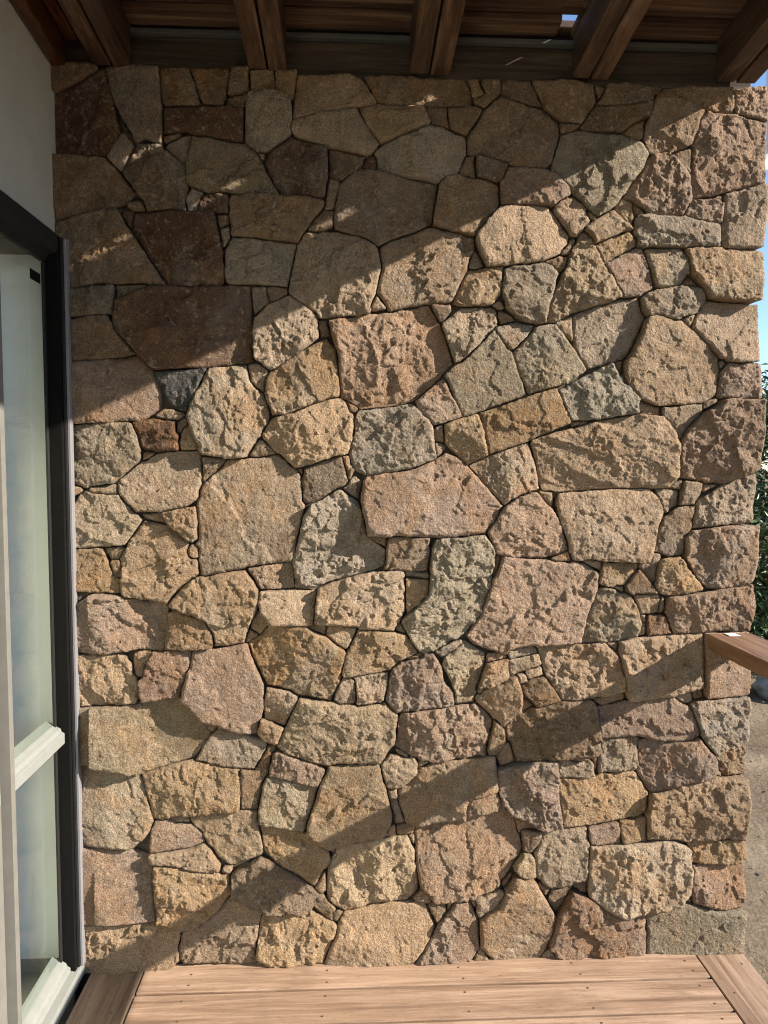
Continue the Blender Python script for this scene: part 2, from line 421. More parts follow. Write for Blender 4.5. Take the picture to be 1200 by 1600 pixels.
# ------------------------------------------------------------------ the stone wall
PAL = {'T': (.356, .255, .170), 'P': (.308, .215, .157), 'B': (.225, .152, .094), 'D': (.130, .072, .043), 'O': (.330, .225, .131),  # brown tones set darker to deepen the shade under the roof
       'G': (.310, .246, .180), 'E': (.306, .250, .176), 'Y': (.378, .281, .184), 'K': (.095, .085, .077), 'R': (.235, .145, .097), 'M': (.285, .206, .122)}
STONES = json.loads('''[["B",[[-4,2538],[-11,2544],[-12,2560],[-8,2602],[-4,2607],[64,2614],[104,2615],[126,2604],[127,2602],[126,2600],[68,2565],[8,2537]]],
["D",[[-10,2363],[-12,2368],[-10,2474],[-6,2533],[-4,2535],[8,2535],[68,2563],[122,2593],[132,2600],[140,2602],[143,2598],[163,2528],[179,2448],[187,2430],[184,2424],[159,2394],[144,2364],[74,2368],[-2,2365]]],
["G",[[232,2397],[225,2404],[220,2420],[192,2462],[178,2494],[174,2496],[172,2500],[157,2550],[146,2598],[145,2604],[148,2608],[218,2610],[290,2608],[293,2606],[296,2536],[298,2508],[301,2504],[298,2500],[299,2404],[296,2400],[280,2402],[256,2411],[244,2408]]],
["B",[[304,2506],[300,2512],[295,2558],[294,2600],[296,2606],[316,2607],[376,2604],[408,2511],[394,2508]]],
["B",[[422,2510],[414,2512],[407,2520],[380,2606],[398,2609],[486,2612],[488,2604],[476,2538],[468,2512],[466,2510],[450,2508]]],
["B",[[482,2539],[480,2542],[493,2612],[520,2615],[540,2614],[543,2612],[539,2604],[540,2550],[492,2539]]],
["O",[[544,2544],[542,2602],[546,2608],[550,2610],[608,2609],[610,2604],[612,2546],[588,2544]]],
["O",[[662,2528],[654,2529],[614,2546],[613,2548],[614,2602],[619,2608],[670,2609],[674,2606],[666,2532]]],
["B",[[504,2504],[474,2510],[473,2516],[478,2532],[480,2534],[492,2535],[540,2546],[530,2510],[524,2505]]],
["D",[[512,2412],[488,2413],[428,2425],[384,2428],[364,2435],[302,2430],[302,2500],[306,2503],[394,2504],[412,2508],[428,2505],[450,2505],[486,2503],[506,2499],[522,2500],[525,2494],[523,2412]]],
["G",[[560,2385],[529,2410],[526,2416],[531,2496],[530,2502],[534,2508],[542,2538],[614,2545],[658,2523],[662,2470],[657,2462],[656,2448],[659,2438],[658,2435],[652,2433],[586,2387]]],
["B",[[304,2404],[302,2424],[344,2429],[351,2428],[308,2407]]],
["G",[[358,2347],[309,2386],[305,2394],[312,2402],[364,2431],[378,2426],[367,2374],[365,2354]]],
["G",[[182,2325],[150,2356],[147,2362],[162,2392],[183,2420],[190,2427],[194,2427],[201,2420],[221,2392],[200,2350],[186,2326]]],
["B",[[224,2392],[217,2398],[198,2426],[190,2430],[184,2454],[188,2459],[219,2420],[226,2400],[229,2396],[228,2392]]],
["B",[[252,2222],[242,2252],[228,2258],[225,2270],[190,2314],[188,2320],[211,2364],[231,2394],[238,2397],[286,2399],[299,2394],[306,2383],[354,2347],[360,2345],[363,2340],[365,2294],[369,2288],[357,2256],[359,2222],[318,2225],[254,2220]]],
["M",[[568,2268],[504,2270],[480,2273],[416,2272],[370,2289],[366,2296],[365,2336],[362,2346],[366,2352],[379,2422],[384,2425],[428,2423],[487,2410],[526,2408],[558,2384],[573,2360],[584,2334],[601,2304],[624,2270],[620,2267]]],
["B",[[-6,2184],[-8,2186],[-10,2206],[-12,2272],[-8,2358],[-4,2363],[74,2364],[142,2361],[183,2318],[186,2312],[221,2270],[220,2260],[190,2237],[144,2222],[100,2216]]],
["B",[[210,2218],[194,2234],[195,2238],[204,2244],[226,2251],[238,2246],[247,2220]]],
["G",[[384,2217],[364,2221],[360,2254],[361,2260],[378,2285],[410,2272],[404,2266],[398,2250],[393,2236],[391,2218]]],
["D",[[410,2216],[393,2218],[396,2236],[406,2262],[412,2268],[436,2270],[480,2268],[480,2222],[478,2218],[474,2216]]],
["B",[[668,2140],[569,2148],[526,2150],[487,2154],[485,2158],[485,2182],[481,2210],[485,2266],[624,2265],[642,2262],[694,2263],[726,2261],[744,2256],[749,2246],[745,2236],[699,2180],[696,2172],[687,2166],[674,2142],[670,2139]]],
["B",[[454,2177],[448,2196],[447,2212],[474,2214],[478,2212],[480,2204],[480,2188]]],
["G",[[464,2122],[462,2126],[455,2170],[458,2173],[480,2182],[481,2156],[483,2150],[481,2144],[473,2130]]],
["B",[[-2,2004],[-4,2020],[-1,2130],[-4,2180],[100,2212],[144,2219],[174,2218],[198,2172],[204,2167],[217,2144],[300,2018],[298,2015],[254,2015],[244,2020],[190,2018],[162,2015],[130,2017],[106,2015],[52,2006]]],
["D",[[202,2174],[179,2212],[180,2218],[206,2217],[214,2214],[207,2194],[205,2174]]],
["D",[[308,2013],[305,2016],[304,2022],[296,2034],[258,2086],[208,2168],[210,2194],[216,2214],[318,2222],[360,2217],[410,2215],[440,2212],[442,2210],[460,2122],[464,2110],[462,2090],[467,2038],[464,2020],[460,2018],[400,2013]]],
["G",[[580,2017],[560,2020],[486,2019],[476,2020],[473,2022],[467,2046],[468,2110],[488,2149],[614,2143],[662,2139],[668,2136],[644,2016]]],
["B",[[574,2366],[563,2382],[583,2382],[578,2367]]],
["B",[[4,1919],[4,1999],[52,2002],[94,2008],[154,2013],[158,2010],[155,1938],[152,1931],[136,1931],[32,1920]]],
["B",[[164,1979],[163,2008],[166,2012],[243,2016],[243,2010],[214,1994],[168,1978]]],
["D",[[262,1776],[163,1886],[157,1906],[156,1928],[164,1970],[216,1991],[254,2010],[300,2012],[364,2010],[492,2017],[536,2018],[541,2016],[539,2008],[545,1888],[542,1818],[547,1804],[545,1802],[416,1783],[360,1783]]],
["B",[[550,1935],[545,1964],[541,2010],[546,2013],[582,2015],[590,1974],[588,1968]]],
["B",[[592,1968],[592,1974],[585,2004],[585,2010],[587,2014],[606,2015],[642,2010],[643,1992]]],
["B",[[10,1797],[8,1802],[7,1860],[16,1912],[118,1927],[136,1929],[142,1926],[154,1905],[162,1883],[216,1822],[214,1820],[174,1811]]],
["P",[[10,1623],[8,1626],[7,1678],[3,1718],[7,1790],[10,1795],[170,1809],[218,1818],[224,1815],[258,1774],[279,1720],[282,1698],[280,1667],[236,1638],[228,1635],[200,1630],[190,1633],[132,1627],[30,1622]]],
["K",[[346,1660],[314,1669],[306,1674],[279,1722],[262,1772],[410,1783],[414,1781],[361,1674],[352,1660]]],
["Y",[[296,1636],[268,1643],[264,1648],[266,1652],[291,1668],[314,1666],[345,1656],[346,1654],[348,1648],[334,1638],[326,1635]]],
["D",[[266,1544],[260,1547],[238,1549],[228,1554],[216,1597],[202,1624],[204,1628],[234,1635],[266,1639],[296,1632],[322,1631],[322,1600],[331,1592],[333,1586],[330,1574],[332,1550],[328,1548]]],
["T",[[330,1598],[326,1602],[325,1626],[328,1632],[336,1635],[346,1642],[350,1642],[356,1624],[354,1620],[344,1614],[333,1598]]],
["T",[[340,1549],[337,1552],[334,1572],[337,1586],[335,1594],[346,1611],[358,1619],[360,1618],[384,1562],[383,1552],[380,1550]]],
["Y",[[464,1523],[458,1527],[400,1536],[386,1550],[387,1562],[366,1608],[359,1624],[354,1648],[363,1676],[398,1741],[418,1782],[522,1793],[525,1790],[534,1746],[552,1724],[572,1712],[591,1662],[592,1644],[565,1598],[564,1587],[556,1583],[528,1538],[526,1530],[494,1525]]],
["T",[[572,1717],[554,1728],[538,1746],[530,1792],[532,1795],[546,1797],[552,1799],[566,1795],[589,1774],[578,1752],[575,1720]]],
["T",[[592,1777],[578,1788],[568,1800],[552,1806],[547,1818],[546,1890],[550,1926],[568,1942],[588,1963],[596,1965],[648,1989],[686,1965],[723,1938],[730,1926],[728,1918],[733,1876],[732,1870],[707,1850],[618,1789],[602,1779]]],
["O",[[600,1648],[598,1650],[596,1662],[580,1698],[575,1712],[579,1720],[581,1750],[592,1771],[604,1776],[616,1787],[656,1814],[712,1849],[752,1868],[756,1867],[773,1850],[781,1838],[784,1818],[791,1736],[792,1710],[790,1706],[788,1704],[774,1703],[724,1686],[654,1657],[636,1653],[614,1652]]],
["Y",[[58,1441],[50,1446],[10,1455],[6,1458],[8,1526],[14,1614],[30,1619],[104,1625],[190,1629],[198,1626],[213,1598],[226,1548],[223,1542],[224,1530],[220,1519],[155,1464],[146,1454],[76,1445],[70,1440]]],
["T",[[226,1520],[228,1530],[226,1540],[230,1545],[240,1546],[261,1542],[262,1540],[232,1521]]],
["T",[[126,1424],[84,1426],[76,1431],[74,1438],[78,1442],[148,1451],[153,1446],[154,1423]]],
["T",[[20,1415],[6,1448],[12,1450],[48,1443],[55,1438],[57,1434],[55,1430],[46,1423],[24,1415]]],
["T",[[212,1370],[157,1424],[156,1446],[151,1454],[158,1463],[222,1516],[232,1517],[266,1538],[282,1542],[336,1547],[342,1545],[382,1547],[386,1545],[395,1534],[393,1526],[395,1500],[393,1460],[395,1454],[387,1436],[384,1415],[378,1405],[356,1390],[344,1385],[276,1371],[220,1373]]],
["B",[[398,1456],[396,1460],[399,1500],[397,1526],[400,1531],[459,1524],[461,1518],[454,1506]]],
["T",[[534,1531],[532,1532],[533,1538],[558,1580],[566,1581],[568,1580],[606,1542],[606,1540],[570,1532]]],
["T",[[392,1186],[387,1190],[387,1198],[381,1234],[384,1238],[384,1266],[375,1280],[384,1292],[384,1340],[379,1392],[381,1402],[387,1414],[390,1436],[397,1450],[455,1504],[461,1516],[466,1521],[480,1523],[570,1528],[610,1538],[618,1535],[660,1496],[666,1493],[679,1478],[680,1472],[682,1402],[690,1390],[685,1364],[666,1296],[661,1258],[651,1226],[646,1227],[522,1211],[516,1207],[446,1193],[398,1184]]],
["G",[[24,1268],[18,1269],[17,1272],[24,1320],[20,1364],[21,1382],[48,1422],[60,1431],[74,1430],[82,1425],[158,1420],[204,1366],[214,1361],[225,1350],[174,1276],[108,1272],[92,1269]]],
["O",[[148,1136],[90,1140],[74,1137],[64,1140],[24,1142],[22,1144],[21,1160],[20,1261],[30,1265],[92,1268],[111,1266],[138,1188],[159,1176],[158,1140],[155,1136]]],
["B",[[130,1234],[115,1260],[114,1266],[158,1271],[170,1269],[170,1262],[161,1240],[152,1235],[134,1232]]],
["B",[[152,1181],[142,1187],[129,1224],[134,1231],[156,1235],[161,1230],[162,1186],[158,1181]]],
["T",[[282,1340],[238,1349],[230,1353],[224,1360],[224,1366],[276,1368],[292,1340],[290,1338]]],
["T",[[370,1286],[356,1288],[297,1336],[281,1368],[282,1370],[344,1384],[376,1388],[378,1382],[382,1340],[381,1296],[380,1293]]],
["T",[[292,1103],[284,1109],[252,1116],[168,1127],[161,1134],[159,1178],[163,1184],[164,1212],[163,1230],[159,1236],[164,1241],[172,1260],[193,1298],[230,1346],[294,1334],[326,1310],[348,1293],[354,1284],[354,1274],[349,1258],[353,1242],[362,1234],[376,1233],[379,1228],[383,1192],[374,1184],[359,1176],[321,1142],[308,1128],[297,1108]]],
["T",[[366,1238],[357,1244],[352,1256],[357,1272],[362,1277],[366,1278],[373,1276],[380,1266],[381,1252],[381,1240],[378,1237]]],
["P",[[58,960],[20,961],[17,964],[16,1026],[20,1086],[22,1106],[24,1109],[34,1107],[74,1133],[90,1137],[154,1131],[164,1122],[252,1112],[282,1106],[290,1099],[292,1084],[289,1074],[287,998],[284,970],[278,965],[208,971],[104,959]]],
["T",[[428,977],[425,1018],[401,1060],[338,1081],[320,1089],[312,1090],[300,1098],[299,1104],[312,1124],[334,1149],[362,1174],[376,1181],[386,1184],[398,1181],[438,1191],[518,1203],[556,1146],[552,1084],[534,1054],[527,1036],[527,1030],[524,1026],[512,988]]],
["B",[[366,970],[358,972],[296,971],[287,974],[287,994],[293,1054],[292,1074],[296,1081],[310,1085],[320,1084],[336,1077],[396,1057],[419,1022],[422,1014],[423,976]]],
["T",[[562,1145],[542,1178],[525,1202],[526,1207],[640,1225],[646,1225],[650,1222],[655,1202],[657,1150],[654,1146]]],
["T",[[648,1040],[586,1043],[565,1078],[555,1106],[560,1141],[652,1143],[660,1145],[666,1143],[722,1141],[713,1042],[694,1038]]],
["Y",[[556,1014],[531,1028],[529,1034],[536,1053],[553,1082],[556,1084],[562,1080],[583,1042],[560,1016]]],
["B",[[516,988],[517,1000],[526,1025],[530,1026],[552,1012],[552,1008],[528,991],[522,987]]],
["T",[[20,804],[18,806],[19,830],[13,866],[13,908],[14,932],[20,957],[104,956],[152,961],[171,946],[186,931],[192,898],[201,888],[207,876],[206,860],[201,818],[199,814],[162,810]]],
["P",[[210,888],[202,890],[193,900],[191,926],[192,956],[196,960],[210,964],[230,967],[244,967],[247,962],[225,918],[218,894]]],
["R",[[216,817],[214,820],[209,858],[208,876],[212,886],[220,892],[227,916],[248,964],[250,966],[278,964],[286,968],[362,968],[351,916],[333,856],[322,829]]],
["P",[[504,714],[492,715],[462,727],[440,737],[434,743],[392,751],[383,758],[342,810],[329,822],[334,854],[345,892],[354,916],[364,962],[367,966],[430,972],[514,986],[521,984],[533,942],[569,860],[566,812],[567,792],[558,762],[554,756],[544,718],[542,716]]],
["O",[[752,814],[712,823],[668,827],[644,843],[590,857],[576,863],[536,942],[523,980],[523,986],[558,1008],[582,1037],[586,1040],[604,1041],[694,1034],[716,1018],[750,1005],[780,980],[806,962],[808,956],[794,896],[797,884],[770,824],[768,814],[764,812]]],
["T",[[412,719],[402,727],[393,746],[394,749],[433,740],[433,736],[420,720],[416,718]]],
["T",[[622,739],[572,757],[569,760],[567,788],[568,812],[576,854],[642,841],[667,824],[667,818],[638,761],[631,742],[626,738]]],
["T",[[602,684],[580,688],[566,694],[558,700],[550,712],[549,722],[558,759],[568,757],[626,734],[609,688]]],
["B",[[34,1115],[30,1118],[26,1136],[28,1137],[66,1137],[69,1134],[36,1115]]],
["M",[[198,599],[162,611],[114,622],[24,637],[16,637],[14,640],[15,674],[13,724],[16,776],[21,800],[198,809],[208,813],[310,826],[322,825],[340,808],[382,756],[390,750],[400,726],[410,716],[366,648],[360,643],[318,631],[240,613],[208,603],[202,599]]],
["T",[[522,606],[474,611],[438,618],[368,636],[366,640],[374,652],[387,680],[403,702],[416,715],[422,718],[434,733],[438,734],[494,713],[510,710],[548,699],[576,686],[576,678],[537,606],[534,604]]],
["O",[[244,460],[239,464],[215,576],[212,588],[206,596],[208,601],[286,623],[356,638],[364,632],[436,615],[486,609],[494,606],[496,536],[495,484],[348,470],[340,472],[290,465],[282,463],[254,462]]],
["B",[[500,485],[496,490],[496,604],[538,600],[567,648],[578,674],[598,678],[602,672],[600,664],[590,658],[576,588],[568,582],[559,560],[546,484]]],
["Y",[[146,376],[108,380],[40,381],[11,386],[16,472],[10,520],[18,633],[24,634],[116,618],[202,596],[208,588],[240,456],[232,432],[218,410],[182,376],[172,375]]],
["P",[[716,554],[610,583],[580,588],[583,612],[594,654],[604,659],[626,654],[654,642],[710,625],[746,607],[748,602],[732,568],[724,554]]],
["E",[[678,414],[634,421],[552,442],[549,444],[549,480],[555,516],[563,560],[572,581],[580,584],[628,577],[725,548],[713,498],[691,442],[685,416]]],
["P",[[230,360],[226,362],[226,364],[234,432],[244,456],[252,459],[282,456],[310,445],[340,440],[348,442],[356,437],[382,414],[389,390],[388,387],[340,370]]],
["T",[[396,300],[366,304],[304,323],[240,327],[232,333],[226,355],[232,357],[340,367],[384,382],[390,382],[406,364],[436,310],[434,304],[428,299]]],
["Y",[[464,310],[458,312],[432,332],[424,342],[410,366],[394,386],[384,416],[358,439],[348,452],[347,466],[498,482],[526,483],[545,480],[546,444],[562,352],[561,348],[554,338],[472,310]]],
["P",[[20,150],[10,151],[8,154],[9,268],[11,322],[9,364],[10,378],[30,381],[116,374],[162,367],[224,350],[229,332],[237,324],[237,296],[241,216],[247,152],[242,149]]],
["O",[[332,130],[322,130],[251,152],[242,250],[240,316],[242,321],[302,318],[366,301],[430,292],[438,286],[460,285],[463,282],[464,238],[468,227],[460,222],[416,172],[372,137],[350,129]]],
["B",[[650,172],[578,173],[542,185],[527,192],[490,215],[474,226],[468,240],[467,290],[483,300],[554,336],[606,310],[668,272],[708,244],[730,224],[740,220],[747,212],[744,208],[710,188],[705,180],[696,173],[678,171]]],
["O",[[710,248],[650,289],[600,317],[565,350],[551,438],[686,407],[749,358],[757,354],[765,330],[751,306],[743,300],[716,250]]],
["T",[[144,-10],[54,-8],[8,-6],[4,-4],[2,0],[2,24],[8,116],[8,146],[10,148],[200,146],[244,147],[250,150],[318,129],[307,60],[309,20],[284,-2],[272,-10],[206,-8]]],
["T",[[494,2],[416,7],[322,8],[317,12],[312,26],[309,42],[308,56],[322,127],[350,126],[372,134],[420,171],[463,220],[470,222],[474,221],[524,188],[557,172],[560,168],[553,154],[535,46],[533,28],[540,16],[538,6],[532,1]]],
["O",[[594,-2],[544,17],[537,30],[551,134],[556,154],[562,162],[580,169],[644,169],[696,172],[764,131],[770,130],[780,124],[781,120],[776,92],[751,36],[738,2],[704,0]]],
["T",[[334,446],[310,450],[290,457],[289,460],[341,468],[345,448],[338,445]]],
["T",[[444,290],[440,291],[436,296],[443,306],[458,308],[471,306],[468,296],[462,289]]],
["T",[[664,2471],[662,2476],[663,2498],[666,2524],[669,2530],[673,2596],[676,2599],[830,2605],[862,2585],[897,2528],[894,2523],[888,2521],[804,2508],[738,2494]]],
["T",[[870,2381],[864,2384],[842,2389],[758,2403],[678,2425],[661,2436],[657,2448],[659,2464],[664,2469],[732,2490],[841,2510],[867,2466],[903,2412],[886,2389]]],
["O",[[906,2414],[871,2462],[848,2508],[849,2512],[892,2521],[902,2526],[926,2521],[1031,2522],[1050,2478],[1049,2472],[1032,2467]]],
["B",[[930,2522],[902,2527],[895,2534],[863,2588],[863,2594],[868,2597],[916,2600],[1018,2600],[1108,2605],[1142,2604],[1154,2596],[1163,2582],[1165,2572],[1169,2534],[1166,2531],[1102,2530],[1032,2524],[998,2525]]],
["B",[[1096,2468],[1082,2472],[1056,2474],[1034,2522],[1096,2526],[1103,2468],[1102,2467]]],
["B",[[1148,2446],[1106,2466],[1102,2526],[1172,2526],[1194,2520],[1196,2514],[1180,2482],[1154,2447]]],
["O",[[1172,2547],[1167,2564],[1164,2582],[1156,2598],[1162,2602],[1185,2600],[1203,2560],[1200,2557]]],
["B",[[1200,2520],[1197,2524],[1176,2531],[1172,2542],[1204,2555],[1206,2558],[1194,2594],[1198,2600],[1245,2604],[1249,2596],[1251,2564],[1202,2519]]],
["G",[[1072,2309],[972,2325],[904,2343],[900,2348],[897,2382],[890,2390],[900,2404],[908,2410],[958,2432],[998,2447],[1034,2463],[1052,2469],[1082,2469],[1104,2462],[1152,2442],[1155,2394],[1149,2388],[1132,2344],[1126,2338],[1092,2326],[1076,2311]]],
["B",[[1334,2360],[1278,2364],[1272,2370],[1182,2392],[1174,2395],[1162,2396],[1159,2400],[1157,2440],[1158,2446],[1184,2480],[1200,2512],[1250,2557],[1330,2535],[1370,2527],[1420,2490],[1420,2484],[1424,2458],[1410,2408],[1405,2380],[1382,2360]]],
["B",[[1360,2532],[1330,2538],[1257,2560],[1255,2562],[1252,2594],[1256,2604],[1270,2606],[1304,2600],[1334,2601],[1369,2534],[1368,2531]]],
["G",[[1178,2326],[1131,2336],[1152,2384],[1160,2391],[1174,2391],[1177,2388],[1179,2328]]],
["B",[[1246,2316],[1183,2328],[1180,2384],[1182,2388],[1218,2383],[1270,2367],[1272,2360],[1250,2317]]],
["P",[[1254,2253],[1251,2288],[1251,2316],[1276,2361],[1334,2359],[1364,2355],[1384,2356],[1410,2342],[1448,2306],[1451,2300],[1454,2284],[1416,2263],[1406,2253],[1324,2255]]],
["B",[[1178,2162],[1132,2170],[1059,2188],[1057,2190],[1059,2216],[1074,2298],[1080,2309],[1094,2322],[1126,2335],[1132,2332],[1178,2322],[1184,2323],[1232,2317],[1250,2313],[1249,2252],[1247,2246],[1182,2170]]],
["B",[[904,2132],[898,2134],[867,2154],[777,2178],[779,2228],[783,2256],[793,2302],[798,2310],[850,2344],[856,2346],[862,2344],[900,2340],[974,2321],[1054,2310],[1071,2306],[1072,2302],[1054,2191],[938,2149]]],
["B",[[798,2314],[763,2322],[762,2401],[866,2380],[863,2376],[856,2350],[848,2346]]],
["D",[[892,2344],[864,2346],[859,2350],[866,2376],[886,2386],[894,2378],[897,2348],[896,2345]]],
["B",[[752,2233],[750,2236],[753,2248],[750,2256],[755,2264],[761,2318],[768,2319],[790,2314],[794,2308],[776,2233]]],
["D",[[738,2262],[726,2265],[642,2264],[634,2267],[627,2272],[605,2304],[580,2356],[589,2382],[652,2431],[658,2433],[678,2421],[758,2402],[761,2322],[756,2302],[751,2266],[746,2261]]],
["B",[[730,2172],[704,2173],[701,2178],[704,2182],[746,2231],[774,2227],[774,2182],[748,2175]]],
["T",[[740,1926],[734,1928],[724,1942],[672,1975],[648,1994],[647,2010],[672,2136],[677,2140],[690,2164],[702,2170],[730,2170],[746,2173],[784,2173],[850,2159],[870,2150],[900,2127],[910,2080],[910,2068],[894,1996],[878,1956],[881,1948],[880,1944],[878,1941],[870,1939],[834,1933]]],
["T",[[936,1948],[929,1952],[927,1962],[898,2000],[913,2068],[913,2080],[907,2118],[908,2128],[939,2146],[954,2152],[1052,2186],[1092,2175],[1173,2160],[1176,2158],[1181,2128],[1176,2121],[1162,2094],[1156,2078],[1158,2070],[1113,1974],[1036,1969],[1002,1963]]],
["T",[[1166,2073],[1163,2080],[1175,2116],[1178,2122],[1184,2125],[1194,2112],[1210,2082],[1184,2073]]],
["B",[[1478,2486],[1424,2492],[1380,2524],[1374,2530],[1372,2536],[1339,2596],[1339,2600],[1358,2602],[1466,2602],[1506,2598],[1518,2595],[1518,2586],[1528,2548],[1488,2488],[1486,2486]]],
["B",[[1534,2554],[1523,2586],[1526,2592],[1550,2589],[1552,2588],[1553,2584]]],
["B",[[1532,2537],[1529,2542],[1538,2554],[1554,2584],[1554,2592],[1560,2599],[1604,2602],[1664,2594],[1674,2586],[1683,2572],[1695,2566],[1686,2550],[1674,2545],[1628,2539],[1572,2536]]],
["B",[[1592,2464],[1486,2472],[1485,2476],[1489,2484],[1522,2535],[1526,2536],[1530,2535],[1600,2534],[1685,2544],[1677,2506],[1672,2500],[1664,2502],[1630,2484],[1604,2465]]],
["B",[[1650,2443],[1608,2462],[1630,2483],[1664,2499],[1667,2496],[1668,2478],[1665,2452],[1663,2448],[1656,2443]]],
["B",[[1696,2570],[1684,2576],[1672,2596],[1712,2595],[1718,2592],[1715,2576],[1708,2572],[1700,2572]]],
["B",[[1918,2524],[1852,2532],[1796,2557],[1724,2571],[1717,2576],[1718,2584],[1722,2589],[1800,2599],[1930,2602],[1933,2598],[1931,2576],[1932,2524]]],
["P",[[2024,2506],[2000,2513],[1940,2524],[1935,2532],[1933,2592],[1935,2596],[2008,2605],[2020,2605],[2024,2603],[2026,2600],[2031,2582],[2036,2544],[2033,2506],[2032,2505]]],
["B",[[1684,2404],[1681,2406],[1677,2414],[1666,2446],[1674,2496],[1680,2504],[1690,2548],[1700,2569],[1708,2570],[1716,2574],[1724,2570],[1796,2553],[1841,2532],[1841,2524],[1827,2500],[1823,2474],[1805,2432],[1772,2417],[1744,2408],[1730,2413],[1694,2403]]],
["P",[[1816,2284],[1814,2288],[1807,2336],[1804,2344],[1804,2349],[1810,2354],[1814,2424],[1811,2434],[1826,2474],[1829,2500],[1844,2522],[1854,2528],[1858,2528],[1938,2520],[2030,2500],[2027,2472],[2026,2327],[1881,2292]]],
["E",[[1538,2226],[1520,2236],[1504,2250],[1492,2266],[1474,2279],[1450,2308],[1400,2354],[1405,2378],[1428,2455],[1456,2464],[1484,2470],[1500,2469],[1604,2458],[1638,2447],[1663,2436],[1678,2410],[1680,2402],[1662,2358],[1628,2316],[1608,2284],[1602,2280],[1588,2256],[1568,2241]]],
["P",[[1768,2232],[1722,2233],[1688,2237],[1680,2246],[1643,2268],[1640,2272],[1612,2282],[1630,2312],[1662,2353],[1683,2396],[1696,2403],[1730,2410],[1742,2407],[1745,2400],[1782,2367],[1803,2342],[1810,2282],[1809,2274],[1787,2234],[1780,2231]]],
["B",[[1804,2354],[1784,2368],[1748,2399],[1745,2402],[1746,2408],[1798,2423],[1806,2427],[1810,2424],[1809,2358]]],
["B",[[1428,2459],[1423,2484],[1426,2488],[1476,2483],[1481,2480],[1480,2478],[1454,2466]]],
["O",[[1638,2198],[1586,2244],[1589,2254],[1606,2279],[1610,2279],[1636,2270],[1640,2266],[1644,2232],[1643,2226],[1643,2200],[1640,2196]]],
["B",[[1648,2236],[1646,2240],[1644,2264],[1678,2243],[1680,2236],[1652,2235]]],
["P",[[1874,2214],[1800,2229],[1794,2232],[1794,2238],[1815,2278],[1872,2280],[1890,2278],[1904,2264],[1904,2218],[1896,2212]]],
["T",[[1948,2140],[1910,2141],[1903,2148],[1899,2208],[1908,2218],[1907,2266],[1910,2296],[2022,2322],[2026,2321],[2028,2318],[2031,2268],[2028,2147],[2018,2141]]],
["G",[[1676,2138],[1670,2142],[1662,2142],[1656,2144],[1656,2164],[1643,2182],[1643,2186],[1648,2196],[1647,2226],[1650,2230],[1690,2234],[1778,2227],[1790,2231],[1836,2219],[1897,2208],[1900,2148],[1896,2143],[1826,2145],[1792,2139],[1782,2143],[1712,2143],[1683,2142]]],
["T",[[1472,2166],[1458,2170],[1452,2181],[1408,2238],[1409,2250],[1416,2260],[1448,2278],[1458,2280],[1472,2275],[1492,2262],[1504,2244],[1501,2238],[1513,2214],[1512,2208],[1496,2194],[1496,2184],[1488,2182],[1478,2166]]],
["T",[[1218,2079],[1214,2082],[1189,2128],[1183,2142],[1182,2162],[1184,2168],[1190,2176],[1248,2242],[1286,2249],[1324,2249],[1362,2253],[1388,2253],[1404,2238],[1449,2178],[1455,2166],[1450,2148],[1430,2126],[1426,2117],[1414,2110],[1386,2101],[1380,2097],[1338,2090],[1286,2085],[1268,2080],[1262,2083],[1256,2083],[1232,2079]]],
["O",[[1528,2148],[1514,2170],[1500,2182],[1499,2192],[1518,2208],[1572,2239],[1580,2242],[1584,2241],[1639,2190],[1636,2186],[1622,2186],[1532,2147]]],
["O",[[1558,2090],[1553,2094],[1531,2142],[1532,2146],[1622,2182],[1634,2181],[1640,2178],[1652,2162],[1651,2144],[1596,2114]]],
["P",[[1612,1993],[1607,2008],[1559,2088],[1564,2093],[1652,2140],[1668,2139],[1676,2134],[1689,2098],[1706,2024],[1672,2006],[1666,1998],[1658,2000]]],
["Y",[[1392,1922],[1389,1926],[1402,1978],[1410,2000],[1425,2034],[1434,2062],[1448,2080],[1455,2114],[1476,2154],[1478,2161],[1490,2179],[1498,2181],[1512,2170],[1527,2148],[1554,2090],[1559,2086],[1608,2002],[1608,1996],[1600,1991],[1568,1979],[1534,1971],[1490,1956],[1472,1953],[1442,1935],[1420,1925],[1416,1921]]],
["G",[[1718,2026],[1715,2028],[1706,2046],[1680,2135],[1686,2139],[1780,2140],[1789,2136],[1804,2110],[1813,2068],[1801,2064],[1784,2034],[1760,2029],[1722,2025]]],
["O",[[2000,1988],[1918,1990],[1870,1997],[1854,2021],[1818,2066],[1809,2090],[1806,2112],[1794,2136],[1826,2142],[1902,2142],[1908,2138],[1966,2139],[2020,2135],[2030,2126],[2030,2122],[2028,2066],[2023,2000],[2020,1989]]],
["B",[[1824,2028],[1789,2032],[1789,2034],[1804,2060],[1816,2061],[1837,2036],[1838,2032],[1836,2028]]],
["B",[[1426,2068],[1418,2071],[1404,2086],[1388,2092],[1385,2096],[1416,2107],[1428,2114],[1442,2110],[1450,2110],[1451,2106],[1444,2080],[1431,2068]]],
["B",[[1440,2114],[1431,2118],[1432,2124],[1452,2146],[1460,2162],[1466,2164],[1472,2162],[1474,2156],[1454,2117]]],
["T",[[1522,2215],[1516,2218],[1507,2232],[1510,2237],[1518,2234],[1532,2224],[1531,2220]]],
["B",[[1904,2269],[1892,2281],[1879,2282],[1879,2286],[1884,2289],[1905,2294],[1906,2292]]],
["G",[[1360,1917],[1356,1919],[1340,1920],[1322,1925],[1298,1937],[1283,1950],[1273,1962],[1259,2008],[1259,2018],[1266,2048],[1266,2074],[1268,2077],[1288,2083],[1338,2086],[1378,2093],[1404,2082],[1423,2060],[1416,2042],[1406,2000],[1398,1978],[1387,1928],[1387,1920],[1384,1918]]],
